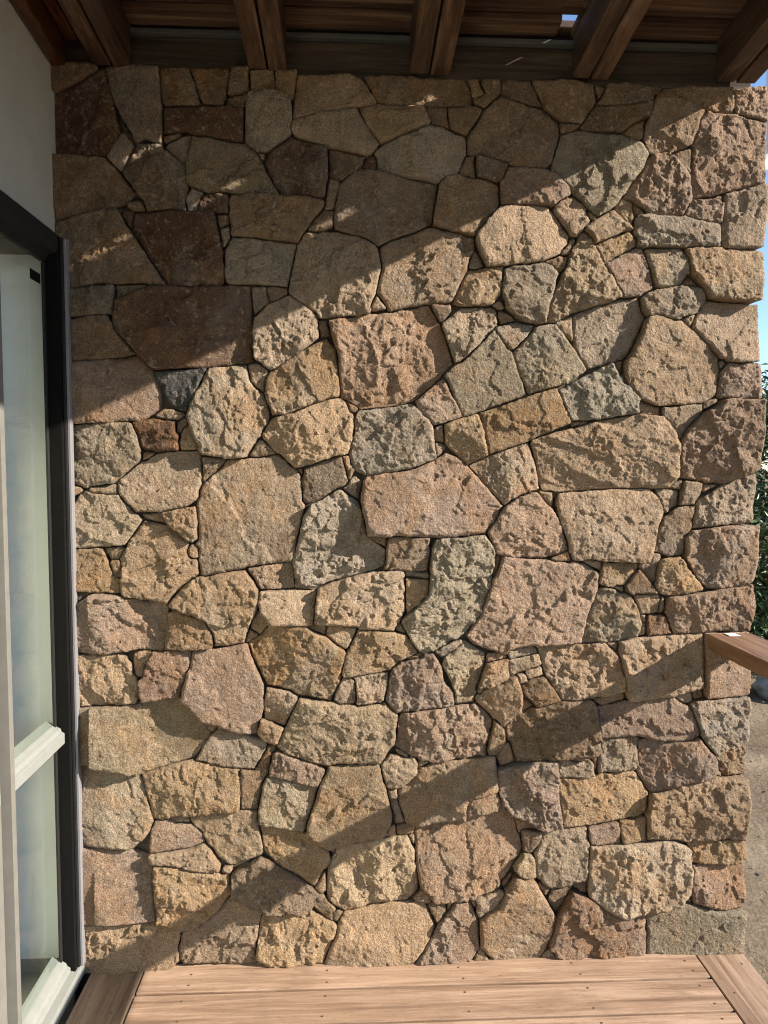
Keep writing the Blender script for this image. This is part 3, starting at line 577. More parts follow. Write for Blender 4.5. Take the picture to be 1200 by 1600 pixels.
["T",[[1424,1430],[1414,1433],[1392,1434],[1387,1438],[1380,1460],[1367,1524],[1351,1564],[1349,1578],[1352,1581],[1408,1601],[1470,1617],[1478,1616],[1504,1627],[1544,1638],[1658,1655],[1668,1659],[1682,1660],[1699,1656],[1738,1652],[1756,1635],[1772,1610],[1787,1574],[1791,1478],[1778,1459],[1768,1450],[1764,1441],[1712,1441],[1704,1443],[1564,1439],[1478,1433],[1434,1429]]],
["T",[[1476,1620],[1472,1622],[1468,1632],[1470,1635],[1514,1638],[1518,1636],[1516,1631]]],
["E",[[1468,1637],[1455,1660],[1428,1726],[1504,1768],[1578,1804],[1586,1804],[1589,1794],[1595,1786],[1605,1774],[1615,1770],[1624,1751],[1661,1708],[1665,1702],[1661,1678],[1663,1664],[1658,1659],[1640,1658],[1542,1641]]],
["O",[[1614,1776],[1606,1779],[1592,1796],[1592,1802],[1596,1806],[1618,1816],[1620,1814],[1615,1796],[1617,1780]]],
["E",[[1344,1716],[1338,1723],[1307,1796],[1293,1834],[1351,1894],[1360,1913],[1384,1915],[1396,1918],[1418,1918],[1472,1848],[1513,1790],[1513,1786],[1458,1747]]],
["T",[[1518,1789],[1475,1848],[1473,1894],[1474,1944],[1492,1954],[1538,1971],[1566,1977],[1602,1990],[1658,1997],[1665,1994],[1676,1954],[1683,1944],[1683,1940],[1679,1932],[1674,1912],[1658,1876],[1646,1852],[1628,1824],[1622,1819],[1614,1819],[1594,1809],[1580,1807]]],
["T",[[1468,1867],[1446,1887],[1420,1920],[1422,1924],[1440,1933],[1468,1942],[1470,1940],[1468,1892],[1470,1868]]],
["G",[[1772,1934],[1723,1946],[1696,1945],[1686,1947],[1678,1958],[1670,1994],[1674,2002],[1712,2020],[1720,2019],[1776,2030],[1784,2031],[1790,2028],[1838,2025],[1850,2022],[1857,2010],[1861,1994],[1836,1954],[1790,1941],[1786,1934]]],
["T",[[1812,1913],[1792,1932],[1794,1938],[1828,1950],[1830,1949],[1831,1946],[1824,1934],[1818,1913]]],
["T",[[1948,1812],[1934,1814],[1926,1821],[1910,1821],[1874,1863],[1821,1910],[1828,1936],[1855,1982],[1864,1993],[1920,1987],[2010,1983],[2022,1985],[2026,1982],[2030,1904],[2026,1817],[2020,1814],[1976,1811]]],
["T",[[1732,1682],[1724,1683],[1666,1702],[1662,1710],[1627,1752],[1618,1772],[1620,1780],[1619,1796],[1625,1816],[1632,1822],[1650,1849],[1678,1912],[1683,1934],[1686,1938],[1696,1942],[1716,1945],[1724,1945],[1774,1930],[1788,1930],[1810,1911],[1818,1909],[1873,1860],[1900,1830],[1906,1818],[1904,1810],[1911,1792],[1909,1770],[1899,1716],[1896,1712],[1854,1691]]],
["G",[[1914,1796],[1909,1810],[1910,1814],[1912,1817],[1924,1817],[1930,1812],[1928,1806],[1918,1796]]],
["P",[[1984,1704],[1928,1708],[1912,1705],[1902,1712],[1913,1786],[1930,1802],[1936,1811],[1956,1809],[2020,1811],[2027,1808],[2032,1776],[2032,1708],[2024,1703]]],
["T",[[1734,1654],[1698,1657],[1682,1662],[1666,1672],[1663,1676],[1663,1682],[1667,1698],[1674,1699],[1722,1681],[1734,1679],[1737,1658]]],
["T",[[1862,1671],[1859,1682],[1861,1692],[1896,1708],[1904,1706],[1907,1702],[1901,1692]]],
["G",[[1790,1589],[1760,1636],[1740,1654],[1739,1678],[1856,1690],[1858,1668],[1812,1619],[1796,1588]]],
["P",[[1914,1454],[1906,1457],[1874,1456],[1868,1461],[1814,1469],[1802,1473],[1791,1536],[1792,1584],[1798,1588],[1814,1617],[1862,1666],[1905,1690],[1912,1701],[1928,1705],[1968,1702],[2032,1702],[2036,1630],[2035,1566],[2030,1496],[1990,1476],[1938,1457],[1924,1454]]],
["T",[[1760,1367],[1756,1371],[1746,1390],[1739,1410],[1731,1424],[1728,1434],[1730,1437],[1766,1440],[1786,1435],[1794,1435],[1798,1432],[1799,1402],[1794,1393],[1766,1369]]],
["B",[[1786,1438],[1768,1442],[1769,1448],[1780,1457],[1798,1466],[1807,1466],[1805,1440],[1802,1437]]],
["B",[[1800,1390],[1797,1392],[1800,1402],[1804,1432],[1810,1440],[1812,1464],[1866,1458],[1869,1454],[1862,1430],[1863,1426],[1854,1412],[1848,1406],[1842,1392],[1808,1391]]],
["T",[[1870,1430],[1868,1434],[1873,1452],[1904,1452],[1909,1450],[1910,1448],[1906,1445]]],
["T",[[1414,1387],[1398,1402],[1380,1424],[1376,1430],[1378,1434],[1384,1433],[1390,1430],[1417,1428],[1420,1392],[1418,1389]]],
["O",[[1144,1966],[1120,1972],[1118,1974],[1151,2052],[1159,2066],[1164,2069],[1184,2070],[1212,2078],[1220,2076],[1260,2082],[1264,2078],[1262,2048],[1256,2000],[1244,1984],[1228,1969],[1168,1965]]],
["T",[[886,1948],[882,1950],[880,1956],[898,1994],[924,1960],[924,1956],[922,1954]]],
["B",[[738,1872],[732,1920],[734,1922],[752,1921],[755,1918],[763,1878]]],
["B",[[1080,1921],[1057,1960],[1055,1966],[1056,1969],[1110,1969],[1115,1952],[1098,1930],[1086,1920]]],
["T",[[1246,1959],[1244,1964],[1234,1968],[1234,1970],[1246,1980],[1254,1982],[1268,1966],[1268,1962],[1260,1958]]],
["P",[[852,1669],[846,1676],[814,1695],[794,1702],[795,1710],[787,1818],[783,1838],[777,1850],[766,1890],[760,1920],[810,1927],[880,1941],[906,1942],[930,1946],[938,1945],[1002,1958],[1044,1969],[1052,1967],[1076,1920],[1084,1916],[1083,1908],[1092,1890],[1119,1812],[1118,1800],[1074,1753],[1009,1694],[980,1685],[940,1678]]],
["T",[[1124,1803],[1106,1859],[1087,1906],[1088,1918],[1146,1963],[1230,1964],[1240,1961],[1245,1952],[1248,1936],[1248,1912],[1238,1905],[1236,1900],[1198,1860],[1144,1808],[1128,1802]]],
["B",[[1258,1916],[1251,1936],[1249,1952],[1250,1954],[1260,1954],[1284,1945],[1291,1940],[1298,1928],[1296,1926]]],
["G",[[1286,1841],[1274,1849],[1241,1896],[1240,1902],[1250,1908],[1302,1922],[1356,1916],[1357,1914],[1348,1896],[1294,1842]]],
["E",[[1150,1647],[1121,1708],[1100,1758],[1095,1764],[1094,1768],[1128,1798],[1144,1803],[1154,1811],[1234,1894],[1238,1894],[1273,1846],[1289,1834],[1311,1774],[1335,1720],[1336,1712],[1236,1678],[1172,1653]]],
["P",[[1064,1622],[1052,1638],[1029,1658],[1017,1674],[1010,1692],[1074,1746],[1092,1759],[1097,1756],[1114,1712],[1143,1660],[1147,1648],[1088,1628]]],
["G",[[864,1478],[838,1492],[826,1510],[819,1538],[823,1562],[835,1600],[835,1640],[841,1660],[848,1666],[938,1675],[982,1684],[1000,1686],[1004,1685],[1016,1674],[1030,1655],[1050,1638],[1059,1622],[1063,1608],[1065,1580],[1073,1528],[1058,1520],[994,1497],[916,1483],[874,1477]]],
["O",[[1166,1509],[1126,1542],[1097,1572],[1098,1580],[1095,1626],[1148,1647],[1152,1646],[1189,1656],[1194,1652],[1210,1604],[1222,1538]]],
["O",[[1228,1540],[1226,1542],[1217,1590],[1197,1656],[1198,1660],[1250,1676],[1362,1716],[1416,1731],[1422,1730],[1465,1638],[1465,1632],[1352,1585],[1342,1578]]],
["T",[[1086,1576],[1070,1578],[1067,1608],[1068,1615],[1072,1619],[1088,1624],[1092,1620],[1095,1580],[1092,1575]]],
["T",[[1076,1532],[1073,1536],[1070,1572],[1072,1575],[1092,1571],[1102,1562],[1084,1538]]],
["T",[[662,1499],[620,1538],[610,1542],[570,1584],[570,1596],[596,1639],[616,1648],[656,1654],[724,1683],[774,1699],[789,1700],[806,1691],[809,1688],[820,1660],[830,1654],[832,1644],[829,1586],[816,1540],[798,1535],[790,1536],[690,1503],[666,1498]]],
["B",[[694,1396],[685,1404],[684,1470],[687,1476],[687,1494],[689,1498],[770,1527],[790,1533],[796,1532],[816,1460],[800,1444],[788,1442],[724,1403],[706,1396]]],
["T",[[818,1467],[800,1532],[814,1535],[818,1532],[824,1508],[837,1492],[827,1474],[822,1467]]],
["T",[[844,1410],[814,1427],[803,1440],[814,1450],[830,1474],[836,1478],[853,1462],[854,1456],[846,1412]]],
["T",[[1272,1392],[1227,1440],[1204,1468],[1172,1504],[1172,1508],[1224,1534],[1336,1574],[1342,1575],[1349,1562],[1362,1520],[1375,1464],[1379,1440],[1370,1435],[1362,1435],[1316,1419],[1296,1408],[1276,1392]]],
["P",[[1084,1296],[952,1304],[936,1299],[878,1302],[872,1300],[861,1364],[851,1402],[858,1454],[857,1462],[868,1474],[920,1483],[994,1492],[1010,1497],[1062,1519],[1100,1544],[1146,1525],[1166,1505],[1270,1388],[1246,1346],[1224,1316],[1221,1308],[1219,1306],[1208,1307],[1164,1303],[1118,1297]]],
["T",[[682,1480],[670,1494],[671,1496],[684,1498]]],
["B",[[828,1659],[822,1662],[821,1664],[814,1690],[845,1674],[845,1668],[839,1662],[832,1658]]],
["G",[[690,1144],[666,1145],[661,1150],[658,1202],[653,1224],[653,1230],[663,1260],[689,1364],[708,1393],[726,1400],[790,1438],[798,1437],[812,1422],[842,1404],[846,1400],[858,1366],[870,1300],[924,1260],[927,1256],[923,1218],[916,1210],[892,1199],[754,1164],[726,1150],[720,1144]]],
["B",[[980,1197],[972,1201],[924,1201],[920,1204],[920,1208],[926,1218],[928,1268],[932,1290],[938,1296],[952,1300],[1052,1296],[1054,1294],[1053,1274],[1055,1258],[1052,1228],[1047,1200],[1040,1196]]],
["B",[[920,1272],[880,1293],[874,1298],[878,1301],[928,1298],[930,1296],[926,1272],[924,1270]]],
["E",[[1040,948],[1025,958],[1004,986],[990,1010],[971,1048],[990,1070],[996,1073],[1019,1092],[1053,1130],[1058,1190],[1055,1200],[1057,1224],[1063,1272],[1074,1290],[1092,1295],[1152,1297],[1202,1305],[1214,1305],[1239,1272],[1247,1248],[1244,1240],[1245,1220],[1241,1182],[1243,1176],[1233,1140],[1205,1060],[1192,1040],[1164,1009],[1088,968],[1052,951]]],
["O",[[990,1073],[987,1080],[984,1177],[1052,1172],[1054,1170],[1049,1128],[1016,1094],[996,1076]]],
["G",[[1044,1176],[986,1181],[982,1194],[986,1196],[1040,1192],[1050,1195],[1055,1190],[1053,1178],[1050,1175]]],
["T",[[898,1024],[848,1027],[842,1033],[804,1038],[720,1044],[718,1048],[720,1086],[726,1146],[756,1160],[848,1187],[892,1196],[952,1199],[974,1199],[980,1194],[982,1184],[981,1166],[984,1080],[971,1054],[950,1024],[946,1022]]],
["T",[[1230,846],[1224,848],[1206,846],[1203,848],[1227,918],[1248,925],[1291,934],[1291,904],[1295,878],[1293,874],[1234,846]]],
["E",[[1138,796],[1134,800],[1134,830],[1127,844],[1125,856],[1094,916],[1098,932],[1105,940],[1156,977],[1160,986],[1162,987],[1222,951],[1224,944],[1225,926],[1215,890],[1197,842],[1199,826],[1191,814],[1192,802],[1186,799]]],
["T",[[1280,728],[1257,750],[1248,754],[1229,776],[1197,804],[1195,814],[1202,824],[1210,825],[1230,841],[1260,856],[1294,870],[1300,875],[1316,881],[1330,842],[1333,828],[1333,800],[1330,790],[1332,774],[1306,758]]],
["G",[[1096,936],[1075,950],[1074,954],[1076,958],[1146,992],[1152,992],[1156,986],[1155,978],[1104,943]]],
["P",[[960,774],[929,808],[927,818],[933,846],[940,896],[946,908],[974,926],[980,925],[1036,938],[1044,945],[1052,947],[1070,949],[1091,916],[1101,864],[1124,841],[1130,830],[1131,794],[1126,790],[1084,785],[996,779]]],
["T",[[844,799],[840,802],[842,808],[837,872],[836,876],[831,882],[832,884],[836,887],[852,887],[874,891],[934,896],[930,846],[922,820],[921,810],[914,806]]],
["T",[[828,804],[790,805],[780,811],[773,818],[774,824],[796,876],[802,882],[824,881],[834,872],[838,810],[834,804]]],
["O",[[802,886],[797,896],[811,960],[818,966],[844,1024],[946,1018],[952,1019],[958,1015],[988,1008],[1002,984],[1022,956],[1018,952],[978,935],[974,930],[944,911],[936,901],[886,893],[834,890],[824,885]]],
["T",[[808,966],[798,971],[752,1006],[751,1016],[756,1038],[838,1030],[841,1026],[816,970],[814,967]]],
["T",[[744,1010],[718,1020],[701,1032],[698,1036],[720,1039],[751,1038],[749,1014],[748,1010]]],
["T",[[984,1011],[960,1020],[954,1024],[968,1044],[974,1038],[986,1012]]],
["Y",[[750,618],[712,627],[684,639],[648,648],[628,656],[604,674],[604,681],[610,687],[629,734],[633,738],[670,821],[674,822],[710,814],[776,808],[788,802],[834,800],[842,794],[916,801],[926,805],[963,766],[959,742],[956,698],[952,684],[910,625],[840,622],[802,623]]],
["P",[[1066,617],[1059,620],[1056,625],[1032,632],[998,645],[958,668],[956,682],[961,696],[964,754],[968,764],[972,770],[980,774],[1126,787],[1136,792],[1186,795],[1196,800],[1198,799],[1224,775],[1245,750],[1248,730],[1237,698],[1232,674],[1228,646],[1232,640],[1230,638],[1140,628],[1076,617]]],
["B",[[1238,642],[1233,652],[1240,698],[1251,732],[1250,746],[1252,748],[1257,746],[1282,720],[1287,674],[1284,668],[1258,641]]],
["T",[[1228,924],[1227,944],[1232,949],[1256,950],[1270,949],[1284,945],[1290,940],[1290,938],[1284,935],[1254,927],[1234,922]]],
["B",[[1244,1178],[1243,1188],[1247,1218],[1247,1240],[1250,1244],[1262,1243],[1267,1238],[1256,1200],[1248,1182]]],
["T",[[982,929],[980,930],[982,933],[1026,952],[1036,944],[1032,940]]],
["T",[[1204,828],[1202,842],[1223,844],[1223,840],[1208,828]]],
["T",[[992,636],[982,637],[964,646],[956,656],[957,660],[962,661],[992,647],[995,644],[994,637]]],
["P",[[1324,1236],[1304,1237],[1276,1243],[1268,1242],[1250,1248],[1242,1272],[1232,1288],[1224,1308],[1226,1316],[1249,1346],[1274,1388],[1316,1415],[1362,1430],[1366,1430],[1376,1422],[1396,1399],[1414,1383],[1429,1362],[1447,1326],[1467,1260],[1464,1257],[1444,1247],[1424,1240],[1408,1239],[1388,1235]]],
["P",[[1278,947],[1258,953],[1210,971],[1186,978],[1166,1004],[1205,1056],[1233,1136],[1243,1174],[1249,1180],[1259,1200],[1270,1238],[1276,1241],[1296,1237],[1356,1231],[1388,1231],[1418,1226],[1426,1223],[1472,1220],[1482,1225],[1490,1224],[1514,1218],[1536,1206],[1563,1188],[1558,1162],[1556,1138],[1526,1052],[1518,1002],[1512,977],[1490,973],[1452,971],[1400,971],[1378,968],[1368,974],[1354,973],[1295,960],[1292,958],[1286,949]]],
["G",[[1298,932],[1295,934],[1293,940],[1288,946],[1296,958],[1364,970],[1376,963],[1382,950],[1380,947]]],
["G",[[1300,879],[1298,882],[1295,906],[1294,928],[1382,944],[1386,942],[1393,918],[1390,912]]],
["T",[[1684,1218],[1676,1221],[1572,1224],[1542,1230],[1512,1230],[1506,1228],[1488,1227],[1480,1229],[1470,1256],[1470,1266],[1462,1294],[1439,1346],[1428,1396],[1434,1425],[1440,1427],[1584,1437],[1704,1440],[1710,1437],[1728,1420],[1736,1408],[1751,1370],[1733,1326],[1723,1268],[1709,1224],[1706,1221]]],
["B",[[1766,1240],[1750,1244],[1742,1250],[1723,1254],[1731,1304],[1737,1324],[1746,1347],[1751,1356],[1768,1365],[1794,1387],[1800,1386],[1810,1389],[1842,1388],[1845,1384],[1845,1374],[1838,1331],[1835,1320],[1815,1296],[1813,1288],[1814,1247],[1808,1241],[1798,1244],[1774,1239]]],
["T",[[1840,1322],[1845,1370],[1848,1384],[1847,1392],[1856,1407],[1891,1426],[1926,1450],[1992,1474],[2026,1484],[2030,1482],[2035,1420],[2031,1378],[2032,1338],[1974,1333],[1926,1332],[1844,1321]]],
["P",[[1892,1140],[1870,1160],[1850,1182],[1815,1236],[1820,1246],[1817,1286],[1818,1294],[1836,1316],[1954,1331],[2026,1331],[2036,1226],[2034,1172],[2032,1167],[2026,1159],[2010,1149],[1942,1141]]],
["O",[[1768,1122],[1754,1125],[1742,1129],[1727,1154],[1734,1164],[1740,1222],[1748,1230],[1772,1236],[1798,1238],[1804,1234],[1816,1218],[1868,1157],[1879,1140],[1874,1135],[1804,1121]]],
["B",[[1724,1157],[1720,1159],[1684,1202],[1681,1212],[1684,1215],[1711,1218],[1718,1246],[1724,1250],[1742,1247],[1745,1242],[1744,1232],[1737,1224],[1732,1166]]],
["O",[[1596,1148],[1572,1151],[1559,1160],[1565,1194],[1575,1220],[1679,1218],[1680,1203],[1638,1152],[1614,1153],[1604,1147]]],
["B",[[1664,1123],[1644,1134],[1641,1150],[1676,1195],[1682,1199],[1724,1152],[1736,1130],[1735,1128],[1730,1127],[1676,1127]]],
["T",[[1560,1200],[1510,1222],[1509,1226],[1542,1228],[1570,1222],[1571,1218],[1567,1202],[1564,1199]]],
["T",[[1440,1224],[1426,1225],[1418,1230],[1418,1234],[1450,1249],[1464,1254],[1468,1253],[1477,1228],[1474,1224]]],
["E",[[1518,977],[1521,1010],[1540,1084],[1562,1142],[1572,1147],[1606,1142],[1628,1128],[1644,1129],[1664,1117],[1684,1078],[1687,1060],[1695,1038],[1692,1024],[1678,997],[1630,983],[1610,980],[1586,978],[1580,980],[1550,977]]],
["Y",[[1690,1064],[1687,1078],[1670,1114],[1675,1122],[1740,1124],[1746,1122],[1749,1108],[1749,1094],[1744,1069],[1716,1065]]],
["G",[[1748,1065],[1749,1090],[1753,1112],[1756,1116],[1760,1117],[1763,1116],[1764,1112],[1761,1070],[1759,1068]]],
["R",[[1712,1000],[1710,1034],[1713,1060],[1722,1062],[1758,1062],[1764,1059],[1785,1004],[1736,999]]],
["T",[[1684,998],[1684,1000],[1696,1024],[1698,1036],[1704,1036],[1707,1032],[1709,1000],[1706,998]]],
["B",[[1706,1039],[1697,1042],[1690,1061],[1704,1061],[1707,1060],[1708,1040]]],
["P",[[1790,1006],[1769,1060],[1764,1066],[1767,1108],[1774,1116],[1815,1120],[1948,1141],[2012,1147],[2026,1154],[2030,1152],[2040,1088],[2032,1009],[1920,1009],[1884,1007]]],
["T",[[1656,804],[1654,806],[1654,812],[1650,830],[1644,878],[1630,934],[1624,950],[1629,974],[1628,981],[1680,994],[1710,997],[1878,1006],[1882,1004],[1889,838],[1802,819],[1794,814],[1716,811]]],
["P",[[1900,805],[1896,808],[1892,834],[1893,842],[1885,1004],[1888,1006],[1960,1005],[1982,1007],[2030,1006],[2032,1002],[2037,816],[2032,811],[2024,809]]],
["T",[[1458,805],[1408,878],[1400,904],[1396,910],[1397,918],[1391,942],[1387,948],[1382,962],[1383,964],[1464,971],[1518,972],[1580,979],[1586,976],[1602,959],[1622,947],[1625,942],[1642,876],[1646,846],[1646,833],[1596,818],[1554,812],[1548,809],[1540,810],[1514,807]]],
["T",[[1616,952],[1592,972],[1592,976],[1614,979],[1625,978],[1627,972],[1623,952],[1620,950]]],
["B",[[1378,786],[1352,813],[1344,816],[1330,850],[1332,853],[1364,867],[1402,876],[1416,860],[1452,808],[1453,804],[1384,785]]],
["T",[[1328,855],[1320,882],[1322,884],[1340,888],[1344,884],[1352,864],[1330,855]]],
["T",[[1354,867],[1346,890],[1390,906],[1394,904],[1399,882],[1362,868]]],
["T",[[1342,774],[1336,776],[1333,790],[1342,809],[1350,811],[1370,790],[1371,786]]],
["B",[[1324,614],[1304,676],[1296,679],[1294,682],[1283,724],[1306,755],[1334,771],[1344,769],[1374,783],[1382,781],[1456,802],[1492,803],[1540,808],[1548,803],[1553,796],[1559,780],[1564,734],[1575,686],[1573,682],[1573,650],[1564,637],[1546,631],[1482,630],[1472,625],[1422,623]]],
["P",[[1790,676],[1754,679],[1700,690],[1690,694],[1576,688],[1573,694],[1565,734],[1566,756],[1564,782],[1566,785],[1578,785],[1650,801],[1658,801],[1756,811],[1796,812],[1830,787],[1844,784],[1848,779],[1863,740],[1876,710],[1877,698],[1870,687],[1862,681],[1828,675]]],
["T",[[1570,790],[1556,798],[1553,804],[1554,808],[1596,813],[1644,829],[1648,826],[1651,810],[1648,805],[1578,789]]],
["T",[[1834,788],[1799,812],[1800,816],[1852,827],[1860,798],[1848,792],[1844,788]]],
["B",[[1864,801],[1862,804],[1859,822],[1876,832],[1884,834],[1888,833],[1892,808]]],
["G",[[1932,631],[1926,634],[1879,696],[1878,712],[1848,784],[1848,788],[1864,798],[1892,803],[1900,801],[1916,801],[1958,805],[2004,805],[2032,808],[2035,728],[2032,672],[1982,647],[1960,641],[1936,630]]],
["T",[[1632,1132],[1614,1142],[1612,1144],[1614,1148],[1634,1148],[1637,1144],[1638,1134]]],
["B",[[2032,560],[2024,562],[1962,562],[1957,566],[1952,577],[1944,582],[1938,590],[1930,626],[1936,627],[1960,639],[1984,647],[2028,653],[2032,652],[2034,648],[2035,616],[2035,564]]],
["P",[[1736,514],[1732,518],[1693,578],[1694,584],[1701,594],[1696,672],[1698,676],[1724,680],[1750,679],[1790,672],[1828,673],[1862,679],[1874,686],[1878,684],[1888,670],[1924,630],[1928,620],[1936,584],[1927,568],[1918,562],[1858,548],[1768,515],[1744,512]]],
["G",[[1576,576],[1574,576],[1572,586],[1574,628],[1565,634],[1575,648],[1575,680],[1576,684],[1690,690],[1694,688],[1696,682],[1692,672],[1697,596],[1691,586],[1680,583]]],
["T",[[1450,565],[1448,570],[1448,614],[1452,620],[1474,622],[1490,614],[1534,611],[1548,617],[1551,616],[1554,609],[1557,580],[1561,574],[1558,570],[1522,566]]],
["T",[[1512,616],[1490,617],[1480,624],[1482,627],[1528,627],[1540,628],[1545,626],[1544,620],[1534,615]]],
["P",[[1404,403],[1366,427],[1318,449],[1310,450],[1295,464],[1292,476],[1278,484],[1278,492],[1267,528],[1263,574],[1264,597],[1316,610],[1404,620],[1446,621],[1449,528],[1459,452],[1463,412],[1458,410]]],
["O",[[1466,409],[1459,458],[1449,560],[1450,563],[1522,564],[1552,566],[1576,572],[1680,581],[1691,574],[1733,510],[1728,484],[1729,460],[1723,450],[1708,437],[1544,412],[1538,413]]],
["T",[[1844,358],[1810,365],[1729,368],[1725,432],[1722,440],[1724,448],[1730,460],[1736,504],[1744,509],[1768,514],[1858,547],[1920,558],[1930,563],[1940,563],[1954,559],[1958,561],[1964,559],[2024,559],[2029,556],[2037,526],[2040,468],[2032,364],[2002,366],[1932,361],[1862,360],[1852,356]]],
["P",[[1570,352],[1554,357],[1548,368],[1544,408],[1638,422],[1649,370],[1649,356]]],
["O",[[1656,355],[1651,362],[1643,420],[1644,424],[1690,429],[1710,437],[1720,438],[1724,430],[1724,364]]],
["B",[[1364,331],[1347,338],[1348,348],[1339,392],[1340,402],[1346,405],[1400,400],[1404,401],[1406,398],[1392,358],[1370,331]]],
["G",[[1434,219],[1416,231],[1385,256],[1387,266],[1383,320],[1379,330],[1398,362],[1408,398],[1407,402],[1442,407],[1462,408],[1468,406],[1540,410],[1544,368],[1549,356],[1547,348],[1545,250],[1538,242],[1502,237],[1496,229],[1470,221],[1442,221]]],
["Y",[[1654,136],[1597,160],[1547,198],[1545,236],[1542,242],[1546,250],[1550,348],[1552,353],[1572,348],[1584,348],[1652,354],[1656,353],[1698,358],[1770,362],[1812,360],[1855,344],[1860,336],[1862,288],[1866,276],[1863,204],[1860,198],[1842,178],[1838,167],[1824,160],[1802,156],[1730,144],[1722,146]]],
["O",[[1962,284],[1868,288],[1862,338],[1857,348],[1858,354],[1864,357],[1998,361],[2028,364],[2030,363],[2038,322],[2040,306],[2038,302],[2028,291],[2014,284]]],
["P",[[1976,136],[1904,157],[1882,161],[1876,166],[1873,196],[1866,206],[1867,256],[1871,282],[1960,283],[2014,280],[2030,287],[2038,285],[2046,190],[2041,144],[2034,141]]],
["E",[[2010,-18],[1738,-3],[1737,0],[1738,68],[1732,140],[1736,143],[1826,157],[1838,162],[1872,157],[1878,157],[1900,150],[1978,132],[2034,137],[2040,135],[2042,118],[2042,16],[2044,-12],[2040,-17],[2036,-19]]],
["R",[[1476,-14],[1454,4],[1440,24],[1428,28],[1442,76],[1447,116],[1451,132],[1492,204],[1500,208],[1524,203],[1544,196],[1596,157],[1654,131],[1722,143],[1728,140],[1736,68],[1734,0],[1732,-3],[1652,-16],[1610,-12],[1508,-12]]],
["T",[[1310,-12],[1254,-4],[1224,38],[1218,44],[1213,130],[1218,136],[1268,174],[1278,185],[1293,214],[1289,222],[1300,224],[1314,253],[1324,259],[1334,259],[1350,253],[1378,256],[1391,238],[1392,228],[1405,210],[1449,134],[1438,76],[1423,26],[1405,2],[1404,-10],[1362,-9]]],
["B",[[1450,136],[1424,184],[1436,214],[1442,217],[1470,218],[1498,224],[1499,220],[1497,214],[1488,206],[1479,184],[1454,140]]],
["B",[[1418,194],[1395,228],[1394,232],[1396,237],[1400,237],[1414,229],[1432,216],[1424,195]]],
["B",[[1540,200],[1524,208],[1502,226],[1504,234],[1538,241],[1542,239],[1544,236],[1543,202]]],
["Y",[[1348,257],[1336,263],[1315,288],[1325,304],[1346,330],[1350,332],[1374,327],[1380,320],[1384,266],[1380,259],[1352,256]]],
["B",[[1332,396],[1327,410],[1322,434],[1316,444],[1318,446],[1366,423],[1399,404],[1398,402],[1344,407],[1339,404],[1336,395]]],
["B",[[1562,581],[1557,618],[1562,626],[1570,622],[1570,618],[1568,588]]],
["T",[[1872,160],[1858,163],[1844,170],[1846,177],[1864,197],[1868,196],[1870,192],[1875,162],[1874,160]]],
["B",[[1952,561],[1938,569],[1936,572],[1937,576],[1944,578],[1951,576],[1957,564]]],
["T",[[1438,-12],[1410,-8],[1407,-4],[1407,0],[1426,22],[1438,21],[1453,-2],[1453,-8],[1450,-12],[1446,-13]]],
["P",[[1082,181],[1073,186],[1067,194],[1064,206],[1043,228],[1036,233],[1030,250],[1019,316],[1017,354],[1019,366],[1015,408],[1019,414],[1032,423],[1042,427],[1174,445],[1268,465],[1296,461],[1312,446],[1321,432],[1330,390],[1336,389],[1337,386],[1345,348],[1342,336],[1323,302],[1294,260],[1280,245],[1279,232],[1274,223],[1268,219],[1214,201],[1186,190],[1144,188],[1118,183]]],
["T",[[1020,426],[996,431],[991,434],[986,441],[965,506],[966,534],[970,540],[982,548],[1019,584],[1024,594],[1034,604],[1076,615],[1120,623],[1230,634],[1238,637],[1256,636],[1262,598],[1264,530],[1242,523],[1188,513],[1178,507],[1169,490],[1167,478],[1167,450],[1164,447],[1072,434],[1044,429],[1034,425]]],
["T",[[1172,449],[1170,452],[1170,478],[1172,490],[1179,504],[1188,510],[1264,526],[1277,492],[1277,484],[1266,476],[1264,468]]],
["Y",[[938,541],[933,544],[924,566],[914,612],[912,620],[914,624],[940,644],[960,644],[982,635],[1000,635],[1002,641],[1012,638],[1013,632],[1018,630],[1024,622],[1022,604],[1023,594],[1019,586],[980,550],[966,543],[942,540]]],
["T",[[940,505],[935,536],[962,538],[962,509],[958,507]]],
["G",[[960,427],[955,434],[954,452],[941,498],[944,502],[960,504],[964,500],[982,442],[987,432]]],
["O",[[964,394],[961,398],[960,423],[986,428],[998,428],[1019,424],[1019,416],[1014,408],[1012,395]]],
["T",[[928,392],[936,417],[946,428],[954,429],[957,426],[957,394],[934,391]]],
["O",[[754,358],[734,371],[694,406],[690,412],[694,440],[719,514],[728,544],[729,552],[757,612],[764,616],[840,618],[902,622],[909,620],[919,566],[930,540],[934,518],[947,462],[943,430],[933,418],[930,402],[924,395],[918,392],[872,382],[802,371],[782,367],[758,357]]],
["Y",[[802,162],[782,172],[754,200],[752,206],[750,230],[751,262],[752,282],[755,302],[769,338],[776,342],[781,358],[780,365],[872,378],[918,389],[932,387],[994,393],[1015,350],[1018,314],[1026,252],[1026,220],[997,192],[990,189],[904,185],[824,165],[806,161]]],
["T",[[846,-12],[810,-9],[748,-12],[741,-6],[741,0],[754,36],[780,92],[783,120],[785,128],[799,156],[804,159],[818,163],[908,182],[990,187],[1018,185],[1026,181],[1044,180],[1050,176],[1079,112],[1071,88],[1053,54],[1040,34],[1015,4],[1008,-1],[938,-9],[933,-8],[930,2],[928,-2],[927,-10],[922,-11]]],
